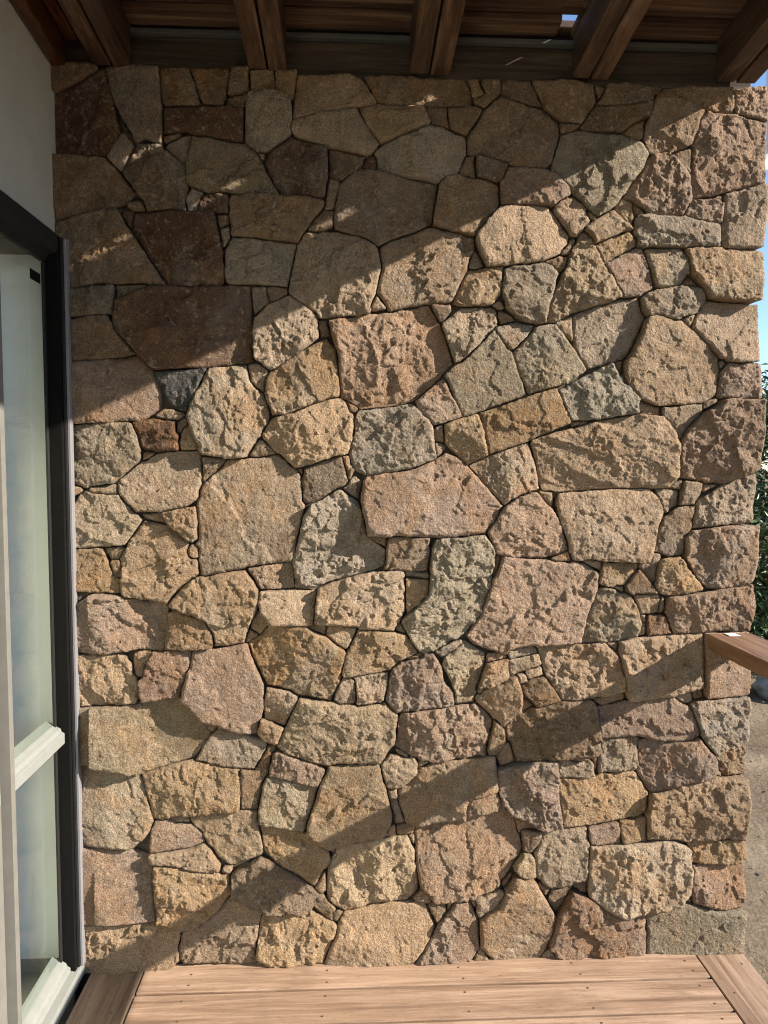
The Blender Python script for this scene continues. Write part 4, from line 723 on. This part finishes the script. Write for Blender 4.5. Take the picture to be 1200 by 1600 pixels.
["P",[[1172,-10],[1108,-8],[1062,-4],[1024,-4],[1019,0],[1042,32],[1074,86],[1086,114],[1114,144],[1117,150],[1123,154],[1138,180],[1144,183],[1183,184],[1197,164],[1200,150],[1209,134],[1211,124],[1214,49],[1216,42],[1214,36],[1200,10],[1182,-10]]],
["T",[[1052,180],[1046,183],[1028,184],[1020,188],[1013,202],[1038,228],[1062,206],[1065,200],[1066,186],[1058,180]]],
["B",[[1082,122],[1055,174],[1068,184],[1084,180],[1110,180],[1114,154],[1112,146],[1086,121]]],
["T",[[1210,139],[1204,150],[1202,160],[1206,166],[1208,180],[1201,188],[1201,194],[1274,220],[1284,220],[1289,214],[1289,210],[1277,186],[1268,176],[1216,139]]],
["O",[[766,132],[728,160],[708,178],[712,186],[746,207],[751,204],[754,198],[778,172],[778,170],[767,160],[768,132]]],
["B",[[780,130],[772,133],[769,140],[770,158],[782,168],[794,165],[801,160],[786,132],[784,130]]],
["T",[[732,226],[715,242],[746,292],[749,234],[738,224]]],
["T",[[1014,364],[997,390],[998,394],[1012,394],[1014,392],[1016,366]]],
["T",[[1274,601],[1261,630],[1261,638],[1292,673],[1302,671],[1317,620],[1312,613]]],
["T",[[768,343],[759,352],[758,356],[776,362],[779,358],[777,350],[774,344]]],
["B",[[1288,228],[1283,234],[1285,244],[1308,266],[1312,267],[1316,266],[1316,262],[1309,256],[1298,228]]],
["T",[[1024,602],[1023,608],[1025,622],[1028,625],[1038,628],[1052,625],[1056,622],[1054,618],[1026,601]]],
["T",[[1286,464],[1268,468],[1269,476],[1278,481],[1290,477],[1293,466],[1290,463]]],
["B",[[1222,-12],[1204,-10],[1200,-6],[1199,-2],[1201,8],[1218,39],[1222,36],[1249,-8],[1244,-13]]],
["T",[[1118,158],[1116,174],[1120,180],[1132,181],[1132,178],[1122,160]]],
["T",[[1198,168],[1190,180],[1192,186],[1198,185],[1205,178],[1204,171]]]]''')
STEP = .0031
PRO = {}                                                # how far single stones stand proud, in metres
for (px, pz), v in {(.94, 1.82): -.008, (.68, 1.76): .012, (.64, 1.88): .010, (.47, 1.67): .010, (1.54, 2.35): -.004}.items():
    PRO[min(range(len(STONES)), key=lambda i: math.hypot(np.mean([p[0] for p in STONES[i][1]]) / 1000 - px, np.mean([p[1] for p in STONES[i][1]]) / 1000 - pz))] = v


def scoops(x, y, cell, seed, k, bowl=.75, tilt=.5):
    """lower envelope of tilted bowls: depth about k * cell / 4"""
    gx, gy = x / cell, y / cell
    ix, iy = np.floor(gx), np.floor(gy)
    best = np.full(len(gx), 1e9)
    for dx in (-1, 0, 1):
        for dy in (-1, 0, 1):
            cx, cy = ix + dx, iy + dy
            h1 = hash2(cx, cy, seed) / 4294967296.0
            h2 = hash2(cx, cy, seed + 1) / 4294967296.0
            h3 = hash2(cx, cy, seed + 2) / 4294967296.0
            h4 = hash2(cx, cy, seed + 3) / 4294967296.0
            ex, ey = gx - (cx + h1), gy - (cy + h2)
            a = h3 * 2 * math.pi
            best = np.minimum(best, bowl * (ex * ex + ey * ey) + tilt * (np.cos(a) * ex + np.sin(a) * ey) + .3 * h4)
    return (best - .2) * cell * k


def facets(x, y, cell, seed):
    """flat chips: every cell of an uneven pattern is a small plane with its own tilt; value about -1..1 times cell"""
    gx, gy = x / cell, y / cell
    ix, iy = np.floor(gx), np.floor(gy)
    best = np.full(len(gx), 1e9)
    val = np.zeros(len(gx))
    for dx in (-1, 0, 1):
        for dy in (-1, 0, 1):
            cx, cy = ix + dx, iy + dy
            h1 = hash2(cx, cy, seed) / 4294967296.0
            h2 = hash2(cx, cy, seed + 1) / 4294967296.0
            a = hash2(cx, cy, seed + 2) * (2 * math.pi / 4294967296.0)
            h4 = hash2(cx, cy, seed + 3) / 4294967296.0
            ex, ey = gx - (cx + h1), gy - (cy + h2)
            d = np.maximum(np.abs(ex * .9 + ey * .45), np.abs(ey * .9 - ex * .45))
            m = d < best
            val = np.where(m, np.cos(a) * ex + np.sin(a) * ey + .5 * (h4 - .5), val)
            best = np.where(m, d, best)
    return val * cell


def poly_dist(P, q):
    """distance of points q to closed polygon P"""
    d = np.full(len(q), 1e9)
    for i in range(len(P)):
        a, b = P[i], P[(i + 1) % len(P)]
        e = b - a
        w = q - a
        t = np.clip((w @ e) / (e @ e + 1e-12), 0, 1)
        d = np.minimum(d, np.hypot(w[:, 0] - e[0] * t, w[:, 1] - e[1] * t))
    return d


def inside(P, q):
    r = np.zeros(len(q), bool)
    for i in range(len(P)):
        a, b = P[i], P[(i + 1) % len(P)]
        if a[1] == b[1]: continue
        c = (a[1] > q[:, 1]) != (b[1] > q[:, 1])
        r ^= c & (q[:, 0] < (b[0] - a[0]) * (q[:, 1] - a[1]) / (b[1] - a[1]) + a[0])
    return r


def resample(P, step):
    seg = np.roll(P, -1, 0) - P
    L = np.hypot(seg[:, 0], seg[:, 1])
    s = np.concatenate([[0], np.cumsum(L)])
    n = max(8, int(s[-1] / step))
    t = np.arange(n) * s[-1] / n
    i = np.clip(np.searchsorted(s, t, 'right') - 1, 0, len(P) - 1)
    return P[i] + seg[i] * ((t - s[i]) / np.maximum(L[i], 1e-9))[:, None]


def stone_mesh(P, seed, deep, pro=None):
    rg = np.random.default_rng(seed)
    ctr = P.mean(0)
    P = P - ctr
    area = abs(np.sum(P[:, 0] * np.roll(P[:, 1], -1) - P[:, 1] * np.roll(P[:, 0], -1))) / 2
    size = math.sqrt(area)
    step = STEP if size > .05 else .0034
    B = resample(P, step)
    for _ in range(0):
        B = .5 * B + .25 * (np.roll(B, 1, 0) + np.roll(B, -1, 0))
    nrm = np.roll(B, -1, 0) - np.roll(B, 1, 0)
    nrm = np.stack([nrm[:, 1], -nrm[:, 0]], 1) / (np.hypot(nrm[:, 0], nrm[:, 1])[:, None] + 1e-9)
    B = B + nrm * (.0017 * fbm(B[:, 0], B[:, 1], seed * 7 + 1, .022, 2))[:, None]
    lo, hi = B.min(0), B.max(0)
    gx, gz = np.meshgrid(np.arange(lo[0], hi[0], step), np.arange(lo[1], hi[1], step * .866))
    gx = gx + (np.arange(gx.shape[0]) % 2)[:, None] * step * .5
    q = np.stack([gx.ravel(), gz.ravel()], 1) + rg.uniform(-.22, .22, (gx.size, 2)) * step
    q = q[inside(B, q)]
    if len(q): q = q[poly_dist(B, q) > step * .62]
    allp = np.concatenate([B, q])
    nb = len(B)
    vs, es, fs, ov, oe, of = geometry.delaunay_2d_cdt([Vector(p) for p in allp], [], [list(range(nb))], 1, 1e-6)
    V = np.array([(v.x, v.y) for v in vs])
    F = np.array([f[:] for f in fs])
    # ---- relief of the face
    x, z = V[:, 0], V[:, 1]
    s = seed * 31
    d = poly_dist(B, V)
    big = min(1.0, size / .22)
    h = np.zeros(len(V))
    # a few broken planes
    k = rg.integers(2, 6) if size > .09 else 2
    planes = []
    for _ in range(k):
        th = rg.uniform(0, 2 * math.pi)
        sl = rg.uniform(.03, .26)
        c0 = rg.uniform(-.33, .33, 2) * (hi - lo)
        planes.append(sl * (math.cos(th) * (x - c0[0]) + math.sin(th) * (z - c0[1])))
    soft = .0012
    pl = -soft * np.log(sum(np.exp(-np.clip(p, -.1, .1) / soft) for p in planes))
    pl = pl - pl.mean()
    h += np.clip(pl, -.028 * big, .022 * big) * rg.uniform(.45, 1.0)
    wx = x + .008 * noise2(x / .06, z / .06, s + 3)
    wz = z + .008 * noise2(x / .06 + 5, z / .06, s + 4)
    st = rg.uniform(.8, 1.6)
    th = rg.uniform(0, math.pi)
    ux = (wx * math.cos(th) + wz * math.sin(th)) * st
    uz = (-wx * math.sin(th) + wz * math.cos(th)) / math.sqrt(st)
    rough = float(rg.choice([.16, .34, .66], p=[.44, .40, .16])) * rg.uniform(.85, 1.15)
    h += .0065 * big * rough * fbm(ux, uz, s + 10, .11, 2, .5)
    vx0 = wx + .010 * noise2(x / .035, z / .035, s + 7)
    vz0 = wz + .010 * noise2(x / .035 + 9, z / .035, s + 8)
    # a few shell-shaped fracture scoops, then crystalline roughness down to the grain
    h += rough * big * .8 * scoops(ux, uz, .085 * (.5 + .5 * big), s + 12, .30)
    h += .0042 * rough * ((.7 - 2 * np.abs(noise2(ux / .055, uz / .055, s + 14))) - .4 * (.7 - 2 * np.abs(noise2(vx0 / .027, vz0 / .027, s + 15))))
    vx = wx + .0075 * noise2(x / .019, z / .019, s + 5)
    vz = wz + .0075 * noise2(x / .019 + 7, z / .019, s + 6)
    h += rough * (.14 * facets(vx0, vz0, .052, s + 90) + .13 * facets(vx, vz, .026, s + 95))
    h += .0015 * (.5 + .7 * rough) * fbm(vx, vz, s + 30, .0165, 2, .75)
    h += .0007 * fbm(x, z, s + 33, .007, 1)
    # ledges where flakes broke away
    for j in range(int(rg.integers(1, 5)) if size > .07 else 1):
        if rg.random() < .6:                       # a straight split across the face
            ta = rg.uniform(0, 2 * math.pi)
            nl = (math.cos(ta) * x + math.sin(ta) * z) / size - rg.uniform(-.3, .3) + .16 * fbm(x, z, s + 50 + j, .4 * size, 4, .6)
            h += rg.uniform(.003, .010) * big * sstep(nl / rg.uniform(.03, .09) + .5)
            continue
        nl = fbm(ux, uz, s + 40 + j, max(.05, size * rg.uniform(.4, .9)), 4, .55) - rg.uniform(-.25, .35)
        h += rg.uniform(.0025, .007) * big * sstep(nl / rg.uniform(.03, .10) + .5)
    # slope of the whole face, worn arris round the edge
    tlt = np.clip(rg.normal(0, .04, 2), -.09, .09)
    h += tlt[0] * x + tlt[1] * z
    Rr = rg.uniform(.004, .009) * (.6 + .5 * big) * (1 + .45 * noise2(x / .05, z / .05, s + 60))
    e = 1 - np.clip(d / np.maximum(Rr, .004), 0, 1)
    h -= rg.uniform(.003, .0065) * (.6 + .4 * big) * e
    h += rg.normal(.002, .007) * (1 if size > .06 else .5) - (.006 if size < .06 else 0)
    if pro is not None: h = h - h.mean() * .8 + pro
    h = np.clip(h, -.016, .045)
    h = np.where(x + ctr[0] < .07, np.minimum(h, .012), h)
    Y = -h
    idx_b = [i for i in range(len(V)) if len(ov[i]) and min(ov[i]) < nb]
    loop = [None] * nb
    for i in idx_b:
        for o_ in ov[i]:
            if o_ < nb: loop[o_] = i
    loop = [i for i in loop if i is not None]
    co3 = np.stack([x, Y, z], 1)
    # sides and back
    n0 = len(co3)
    lp = np.array(loop)
    in1 = V[lp] * (1 - .0025 / max(size, .03))
    in2 = V[lp] * (1 - .006 / max(size, .03))
    r1 = np.stack([in1[:, 0], np.maximum(Y[lp] + .010, .012), in1[:, 1]], 1)
    r2 = np.stack([in2[:, 0], np.full(len(lp), deep), in2[:, 1]], 1)
    co3 = np.concatenate([co3, r1, r2])
    m = len(lp)
    a = np.arange(m)
    b = (a + 1) % m
    # orientation of the front: normal must look to -Y
    f0 = F[0]
    A, Bq, Cq = V[f0[0]], V[f0[1]], V[f0[2]]
    if (Bq[0] - A[0]) * (Cq[1] - A[1]) - (Bq[1] - A[1]) * (Cq[0] - A[0]) < 0:
        F = F[:, ::-1]
    ar = np.sum(V[lp][:, 0] * np.roll(V[lp][:, 1], -1) - V[lp][:, 1] * np.roll(V[lp][:, 0], -1))
    q1 = np.stack([lp[a], n0 + a, n0 + b, lp[b]], 1)
    q2 = np.stack([n0 + a, n0 + m + a, n0 + m + b, n0 + b], 1)
    back = (n0 + m + a)[::-1]
    if ar < 0:
        q1, q2, back = q1[:, ::-1], q2[:, ::-1], back[::-1]
    me = bpy.data.meshes.new('stone')
    faces = F.tolist() + q1.tolist() + q2.tolist() + [back.tolist()]
    me.from_pydata(co3.tolist(), [], faces)
    me.polygons.foreach_set('use_smooth', [True] * (len(faces) - 1) + [False])
    me.update()
    return me, ctr, area


def poly_area(P):
    return abs(np.sum(P[:, 0] * np.roll(P[:, 1], -1) - P[:, 1] * np.roll(P[:, 0], -1))) / 2


def stone_wall():
    root = empty('stone_wall', (1.0, .2, 0))
    tag(root, 'rough random rubble wall of tan and brown stones at the end of the deck', 'wall', kind='thing')
    inv = Vector((-1.0, -.2, 0))
    # the mortared core behind the faces
    bm = bmesh.new()
    nx, nz = 100, 130
    xs = np.linspace(.0, 2.005, nx)
    zs = np.linspace(-.36, 2.598, nz)
    gx, gz = np.meshgrid(xs, zs)
    gy = .032 + .007 * fbm(gx, gz, 77, .05, 2)
    vs = [[bm.verts.new((gx[j, i] - 1, gy[j, i] - .2, gz[j, i])) for i in range(nx)] for j in range(nz)]
    for j in range(nz - 1):
        for i in range(nx - 1):
            bm.faces.new((vs[j][i], vs[j][i + 1], vs[j + 1][i + 1], vs[j + 1][i]))
    bk = [bm.verts.new((p[0] - 1, .2, p[1])) for p in ((0, -.36), (2.005, -.36), (2.005, 2.598), (0, 2.598))]
    bm.faces.new(bk)
    bm.faces.new([vs[0][i] for i in range(nx)][::-1] + [bk[0], bk[1]])
    bm.faces.new([vs[-1][i] for i in range(nx)] + [bk[2], bk[3]])
    bm.faces.new([vs[j][0] for j in range(nz)] + [bk[3], bk[0]])
    bm.faces.new([vs[j][-1] for j in range(nz)][::-1] + [bk[1], bk[2]])
    bmesh.ops.recalc_face_normals(bm, faces=bm.faces)
    link('mortar_core', bm_mesh(bm, 'mortar_core'), M_MORTAR, root)
    order = sorted(range(len(STONES)), key=lambda i: -poly_area(np.array(STONES[i][1], float)))
    rest = []
    for rank, i in enumerate(order):
        kind, P = STONES[i]
        P = np.array(P, float) / 1000
        deep = .40 if P[:, 0].max() > 1.985 else .10
        me, ctr, area = stone_mesh(P, i + 1, deep, PRO.get(i))
        rr = random.Random(i * 13 + 5)
        c = PAL[kind]
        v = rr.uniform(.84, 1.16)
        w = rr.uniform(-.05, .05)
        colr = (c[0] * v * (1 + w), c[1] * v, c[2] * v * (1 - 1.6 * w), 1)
        if rank >= 298:
            rest.append((me, ctr))
            continue
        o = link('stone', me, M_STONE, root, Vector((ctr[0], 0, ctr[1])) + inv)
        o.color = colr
    if rest:
        bm = bmesh.new()
        for me, ctr in rest:
            me.transform(Matrix.Translation(Vector((ctr[0], 0, ctr[1])) + inv))
            bm.from_mesh(me)
            bpy.data.meshes.remove(me)
        o = link('stone_chips', bm_mesh(bm, 'stone_chips', True), M_STONE, root)
        o.color = (.30, .22, .14, 1)
        tag(o, kind='stuff')


stone_wall()

# ------------------------------------------------------------------ deck
def deck():
    root = empty('deck', (0, 0, 0))
    tag(root, 'warm hardwood deck boards at the foot of the stone wall', 'deck', kind='structure')
    gap = .009
    edges = [.03, -.103, -.237]
    while edges[-1] > -3.2: edges.append(edges[-1] - .134)
    first = None
    sm = None
    bm = bmesh.new()
    bmesh.ops.create_cone(bm, cap_ends=True, segments=10, radius1=.0034, radius2=.0030, depth=.0016)
    sm = bm_mesh(bm, 'screw')
    sm.materials.append(M_STEEL)
    for k in range(len(edges) - 1):
        y1, y0 = edges[k] - gap / 2, edges[k + 1] + gap / 2
        cy = (y0 + y1) / 2
        dz = RND.uniform(-.001, .001)
        p = box('plank', .209, 1.886, y0, y1, -.022 + dz, dz, M_DECK, root, .0025, (1.05, cy, 0))
        for sx in (.352, .752, 1.15, 1.50, 1.84):
            for yy in (max(y0, -.19 if k == 0 else y0) + .024, (y1 if k else 0) - .026):
                if yy < -2.0: continue
                s = link('screw', sm, None, p, (sx + RND.uniform(-.008, .008) - 1.05, yy + RND.uniform(-.003, .003) - cy, dz + .0003))
    for x0, x1 in ((.052, .205), (1.890, 2.036)):
        p = box('border_plank', x0, x1, -3.2, -.004 if x0 > 1 else .0, -.0225, .0005, M_DECKY, root, .0025, ((x0 + x1) / 2, -1.6, 0))
        for yy in (-.05, -.17, -.5, -.9, -1.4):
            link('screw', sm, None, p, (RND.uniform(-.05, .05), yy + 1.6, .0008))
    for x in (.14, .75, 1.15, 1.5, 1.96):
        box('joist', x - .022, x + .022, -3.2, -.01, -.17, -.0235, M_BLOCK, root, .002, (x, -1.6, -.1))
    box('edge_beam', 1.992, 2.034, -3.2, -.005, -.36, -.172, M_DECKY, root, .002, (2.01, -1.6, -.2))


deck()

# ------------------------------------------------------------------ house wall and window on the left
def house():
    root = empty('house', (-.1, -1.5, 0))
    tag(root, 'grey rendered house wall with aluminium framed window left of the stone wall', 'house', kind='thing')
    o = (.1, 1.5, 0)

    def b(name, x0, x1, y0, y1, z0, z1, mat, par=root, bev=.0015):
        off = (.1, 1.5, 0) if par is root else (0, 0, 0)
        return link(name, bm_mesh(box_bm(x0 + off[0] , x1 + off[0], y0 + off[1], y1 + off[1], z0, z1, bev), name), mat, par)
    b('render_wall', -.22, .0, -5.0, .40, 2.139, 3.3, M_RENDER)
    b('render_wall', -.22, -.0, -.001, .40, -.36, 2.137, M_RENDER)
    win = b('window', -.024, .0205, -.042, -.004, .02, 2.135, M_BLACK)   # far jamb
    sub = dict(par=win)

    def w(name, x0, x1, y0, y1, z0, z1, mat, bev=.0012):
        return link(name, bm_mesh(box_bm(x0 + .131, x1 + .131, y0 + 1.5, y1 + 1.5, z0, z1, bev), name), mat, win)

    def prof(name, pts, y0, y1, mat):
        ob = profile_y(name, [(x + .131, z) for x, z in pts], y0 + 1.5, y1 + 1.5, mat, win)
        return ob
    # window things are children of the jamb, which sits at the root's origin
    w('jamb_flange', -.0100, -.002, -.030, -.004, .036, 2.133, M_ALUD)
    w('angle_trim', -.0015, .006, -.026, -.002, .036, 2.130, M_ALUP)
    w('jamb_bead', -.0535, -.046, -.052, -.0405, .06, 2.06, M_ALUD)
    # head
    prof('head', [(-.06, 2.064), (-.045, 2.064), (-.036, 2.080), (-.018, 2.085), (-.010, 2.098), (-.010, 2.137), (-.06, 2.137)], -5.0, -.0435, M_ALUD)
    # mullion stepped towards the camera
    w('mullion', -.06, -.022, -.381, -.360, .03, 2.084, M_STILE)
    w('mullion_fin', -.06, -.047, -.43, -.3815, .03, 2.084, M_STILE)
    # transoms and sills, one per bay
    for y0, y1 in ((-.3595, -.0425), (-1.45, -.4305), (-2.7, -1.49)):
        prof('transom', [(-.075, .704), (-.024, .712), (-.024, .742), (-.032, .746), (-.035, .756), (-.044, .760), (-.075, .780)], y0, y1, M_ALU)
        prof('sill_rail', [(-.075, .03), (-.024, .03), (-.024, .044), (-.033, .050), (-.036, .058), (-.044, .063), (-.075, .082)], y0, y1, M_ALU)
        for z0, z1 in ((.770, 2.066), (.075, .706)):
            w('pane', -.055, -.049, y0, y1, z0, z1, M_GLASS, 0)
    w('mullion', -.06, -.022, -1.489, -1.451, .03, 2.084, M_ALU)
    prof('sill', [(-.10, .001), (.003, .001), (.003, .024), (-.003, .029), (-.030, .034), (-.030, .029), (-.10, .029)], -5.0, -.004, M_ALU)
    w('vent_slot', -.0485, -.0478, -.135, -.07, 1.995, 2.022, M_BLACK, 0)
    w('reveal', -.255, -.062, -.007, -.0025, .05, 2.09, M_REVEAL, 0)
    # room behind
    bl = box('roller_blind', -.135, -.131, -4.8, -.09, .01, 2.10, M_BLIND, None, 0, (-.133, -2, .01))
    tag(bl, 'pale grey green blind hanging behind the window glass', 'blind')
    b('inner_wall', -1.6, -1.5, -5.0, .40, -.1, 3.3, M_RENDER)
    b('inner_floor', -1.5, -.08, -5.0, .40, -.1, .0, M_RENDER)


house()

# ------------------------------------------------------------------ veranda roof
def roof():
    root = empty('veranda_roof', (1.0, 0, 2.6))
    tag(root, 'dark timber veranda roof of doubled rafters and slats above the stone wall', 'roof', kind='thing')
    s = .08
    ang = math.atan(s)
    L = 3.7  # reach beyond view lengthened to darken the upper wall

    def beam(name, x0, x1, zb, zt, mat, ya=.0, yb=-L, bev=.003):
        bm = box_bm(x0 - 1.0, x1 - 1.0, yb, ya, zb, zt, bev)
        me = bm_mesh(bm, name)
        for v in me.vertices: v.co.z += -v.co.y * s
        return link(name, me, mat, root)
    for a, c in ((.114, .217), (.540, .646), (.990, 1.103), (1.452, 1.556), (1.868, 1.985)):
        m = (a + c) / 2
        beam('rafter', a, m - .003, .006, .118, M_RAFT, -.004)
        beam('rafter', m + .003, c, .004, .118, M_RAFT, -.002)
    # blocking boards on top of the wall behind and between the rafters
    xs = [(.002, .166), (.168, .593), (.595, 1.046), (1.048, 1.503), (1.505, 1.985)]
    for a, c in xs:
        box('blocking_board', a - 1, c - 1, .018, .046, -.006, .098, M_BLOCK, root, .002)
        box('flashing', a - 1, c - 1, -.001, .046, .1005, .112, M_FLASH, root, .001)
    y = .115
    k = 0
    while y > -L + .05:
        w_ = .066
        x1 = (1.085 if k % 2 else .995) + RND.uniform(-.03, .02)  # long and short ends shaped to step the roof's shadow edge
        lift = .022 if k % 2 else 0
        cuts = {2: (.405, .447), 4: (.390, .447), 7: (.385, .447), 13: (-.095, -.012), 8: (.795, .862), 6: (-.078, -.012), 9: (.385, .447)}.get(k)      # openings added so sun flecks reach the wall and sky shows through
        for xa, xb in (((-.995, cuts[0]), (cuts[1], x1)) if cuts else ((-.995, x1),)):
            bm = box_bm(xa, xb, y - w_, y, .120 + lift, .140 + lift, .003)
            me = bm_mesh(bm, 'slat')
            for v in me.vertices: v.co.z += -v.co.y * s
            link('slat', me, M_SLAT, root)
        y -= w_ - .009
        k += 1
    beam('wall_plate', .004, .040, -.0, .10, M_PLATE, -.004)
    beam('verge_trim', .042, .075, .07, .115, M_PLATE, -.004)


roof()

# ------------------------------------------------------------------ handrail
def handrail():
    root = empty('handrail', (1.957, -1.2, 0))
    tag(root, 'flat timber handrail fixed to the right end of the stone wall', 'handrail')
    ox, oy = 1.957, -1.2
    box('rail', 1.889 - ox, 2.027 - ox, -2.6 - oy, -.006 - oy, .961, 1.006, M_RAIL, root, .003)
    box('fixing_plate', 1.938 - ox, 1.972 - ox, -.048 - oy, -.014 - oy, 1.0065, 1.0085, M_WHITE, root, .0005)
    box('post', 1.915 - ox, 2.005 - ox, -2.55 - oy, -2.46 - oy, .001, .960, M_RAIL, root, .003)


handrail()

# ------------------------------------------------------------------ downpipe at the roof corner
def downpipe():
    root = empty('downpipe', (2.478, .75, 2.55))
    tag(root, 'white downpipe stub behind the top right corner of the stone wall', 'downpipe')

    def tube(name, pts, r, mat):
        cu = bpy.data.curves.new(name, 'CURVE')
        cu.dimensions = '3D'
        cu.bevel_depth = r
        cu.bevel_resolution = 3
        sp = cu.splines.new('POLY')
        sp.points.add(len(pts) - 1)
        for p, q in zip(sp.points, pts): p.co = (*q, 1)
        tmp = bpy.data.objects.new(name, cu)
        COL.objects.link(tmp)
        dg = bpy.context.evaluated_depsgraph_get()
        me = bpy.data.meshes.new_from_object(tmp.evaluated_get(dg))
        bpy.data.objects.remove(tmp)
        me.polygons.foreach_set('use_smooth', [True] * len(me.polygons))
        return link(name, me, mat, root)
    tube('pipe', [(0, 0, .75), (0, 0, .22), (-.02, 0, .16), (-.12, 0, .10)], .036, M_WHITE)
    tube('collar', [(0, 0, .30), (0, 0, .34)], .043, M_WHITE)
    tube('gutter_outlet', [(0, 0, .75), (0, -.10, .80)], .040, M_FLASH)


downpipe()

# ------------------------------------------------------------------ shrubs, boulders, litter
def leaf_cloud(n, rx, ry, z0, z1, seed, leaf):
    rg = np.random.default_rng(seed)
    # clumps
    nc = 260
    cc = rg.normal(0, 1, (nc, 3))
    cc /= np.linalg.norm(cc, axis=1)[:, None]
    cc *= rg.uniform(.55, 1.0, (nc, 1)) ** .5
    ci = rg.integers(0, nc, n)
    p = cc[ci] + rg.normal(0, .13, (n, 3))
    p = p * [rx, ry, (z1 - z0) / 2] + [0, 0, (z0 + z1) / 2]
    p[:, 2] = np.maximum(p[:, 2], .05)
    d = rg.normal(0, 1, (n, 3)) + [0, -.4, .5]
    d /= np.linalg.norm(d, axis=1)[:, None]
    t = np.cross(d, rg.normal(0, 1, (n, 3)))
    t /= np.linalg.norm(t, axis=1)[:, None] + 1e-9
    w = np.cross(d, t)
    l = leaf * rg.uniform(.7, 1.3, (n, 1))
    co3 = np.stack([p - t * l, p + w * l * .3 + d * l * .1, p + t * l, p - w * l * .3 + d * l * .1], 1).reshape(-1, 3)
    me = bpy.data.meshes.new('foliage')
    ids = np.arange(n) * 4
    me.from_pydata(co3.tolist(), [], np.stack([ids, ids + 1, ids + 2, ids + 3], 1).tolist())
    me.update()
    return me


def branches(rx, ry, h, seed, n=14):
    rr = random.Random(seed)
    bm = bmesh.new()
    for k in range(n):
        a = rr.uniform(0, 6.28)
        tip = Vector((math.cos(a) * rx * rr.uniform(.3, .8), math.sin(a) * ry * rr.uniform(.3, .8), h * rr.uniform(.6, .95)))
        base = Vector((rr.uniform(-.12, .12), rr.uniform(-.12, .12), -.02))
        prev = None
        for j in range(6):
            t = j / 5
            c = base.lerp(tip, t) + Vector((0, 0, .12 * math.sin(t * 3.1)))
            r = .022 * (1 - t) + .004
            ring = [bm.verts.new(c + Vector((math.cos(q) * r, math.sin(q) * r, 0))) for q in (0, 1.257, 2.513, 3.77, 5.03)]
            if prev:
                for q in range(5): bm.faces.new((prev[q], prev[(q + 1) % 5], ring[(q + 1) % 5], ring[q]))
            prev = ring
    return bm_mesh(bm, 'branches', True)


def shrubs():
    spots = [(4.85, 4.6, 1.15, .85, 2.5, 'dense dark green shrub with orange flecks nearest the wall edge'),
             (6.6, 4.9, 1.2, .9, 2.5, 'dense dark green shrub second from the stone wall edge'),
             (8.7, 4.6, 1.2, .9, 2.6, 'dense dark green shrub farthest from the stone wall edge'),
             (3.0, 5.2, 1.1, .8, 2.3, 'dense dark green shrub hidden behind the stone wall')]
    for k, (x, y, rx, ry, h, lab) in enumerate(spots):
        root = empty('shrub', (x, y, -.36))
        tag(root, lab, 'shrub', 'evergreen shrubs beyond the stone wall')
        link('foliage', leaf_cloud(42000 if k == 0 else 12000, rx, ry, .1, h, 40 + k, .036 if k == 0 else .045), M_LEAF, root)
        link('branches', branches(rx, ry, h, 60 + k), M_BARK, root)
        if k == 0:
            rg = random.Random(4)
            bm = bmesh.new()
            for _ in range(60):
                a, u = rg.uniform(0, 6.28), rg.uniform(-.1, .95)
                q = math.sqrt(1 - u * u)
                c = Vector((math.cos(a) * q * rx * 1.02, math.sin(a) * q * ry * 1.02, .1 + (h - .1) / 2 * (1 + u) * 1.0))
                bmesh.ops.create_icosphere(bm, subdivisions=1, radius=rg.uniform(.008, .018), matrix=Matrix.Translation(c))
            tag(link('flowers', bm_mesh(bm, 'flowers', True), M_FLOWER, root), kind='stuff')


shrubs()


def boulders():
    for k, (x, y, r, lab) in enumerate([(3.72, 3.75, .26, 'grey boulder under the handrail at the foot of the shrub'),
                                        (4.35, 3.6, .20, 'smaller grey boulder at the foot of the shrub near the frame edge'),
                                        (5.0, 3.7, .24, 'grey boulder at the foot of the shrub farther right')]):
        bm = bmesh.new()
        bmesh.ops.create_icosphere(bm, subdivisions=4, radius=1)
        V = np.array([v.co[:] for v in bm.verts])
        n = fbm(V[:, 0] + k * 9 + V[:, 2] * .7, V[:, 1] + V[:, 2], 300 + k, 1.1, 4)
        for v, q in zip(bm.verts, n):
            f = 1 + .22 * q
            v.co = Vector((v.co.x * r * 1.25 * f, v.co.y * r * f, v.co.z * r * .75 * f + r * .4))
        o = link('boulder', bm_mesh(bm, 'boulder', True), M_ROCK, None, (x, y, -.37))
        tag(o, lab, 'boulder', 'boulders under the shrubs')


boulders()


def litter():
    rg = np.random.default_rng(8)
    n = 1500
    p = np.stack([rg.uniform(2.1, 7, n), rg.uniform(-1.5, 4.4, n), rg.uniform(-.335, -.325, n)], 1)
    th = rg.uniform(0, 6.28, n)
    t = np.stack([np.cos(th), np.sin(th), rg.uniform(-.3, .3, n)], 1)
    w = np.stack([-np.sin(th), np.cos(th), rg.uniform(-.3, .3, n)], 1)
    l = rg.uniform(.006, .022, (n, 1))
    co3 = np.stack([p - t * l, p + w * l * .45, p + t * l, p - w * l * .45], 1).reshape(-1, 3)
    me = bpy.data.meshes.new('leaf_litter')
    ids = np.arange(n) * 4
    me.from_pydata(co3.tolist(), [], np.stack([ids, ids + 1, ids + 2, ids + 3], 1).tolist())
    o = link('leaf_litter', me, M_LITTER)
    tag(o, 'dry leaf litter scattered over the dirt ground', 'leaf litter', kind='stuff')


litter()
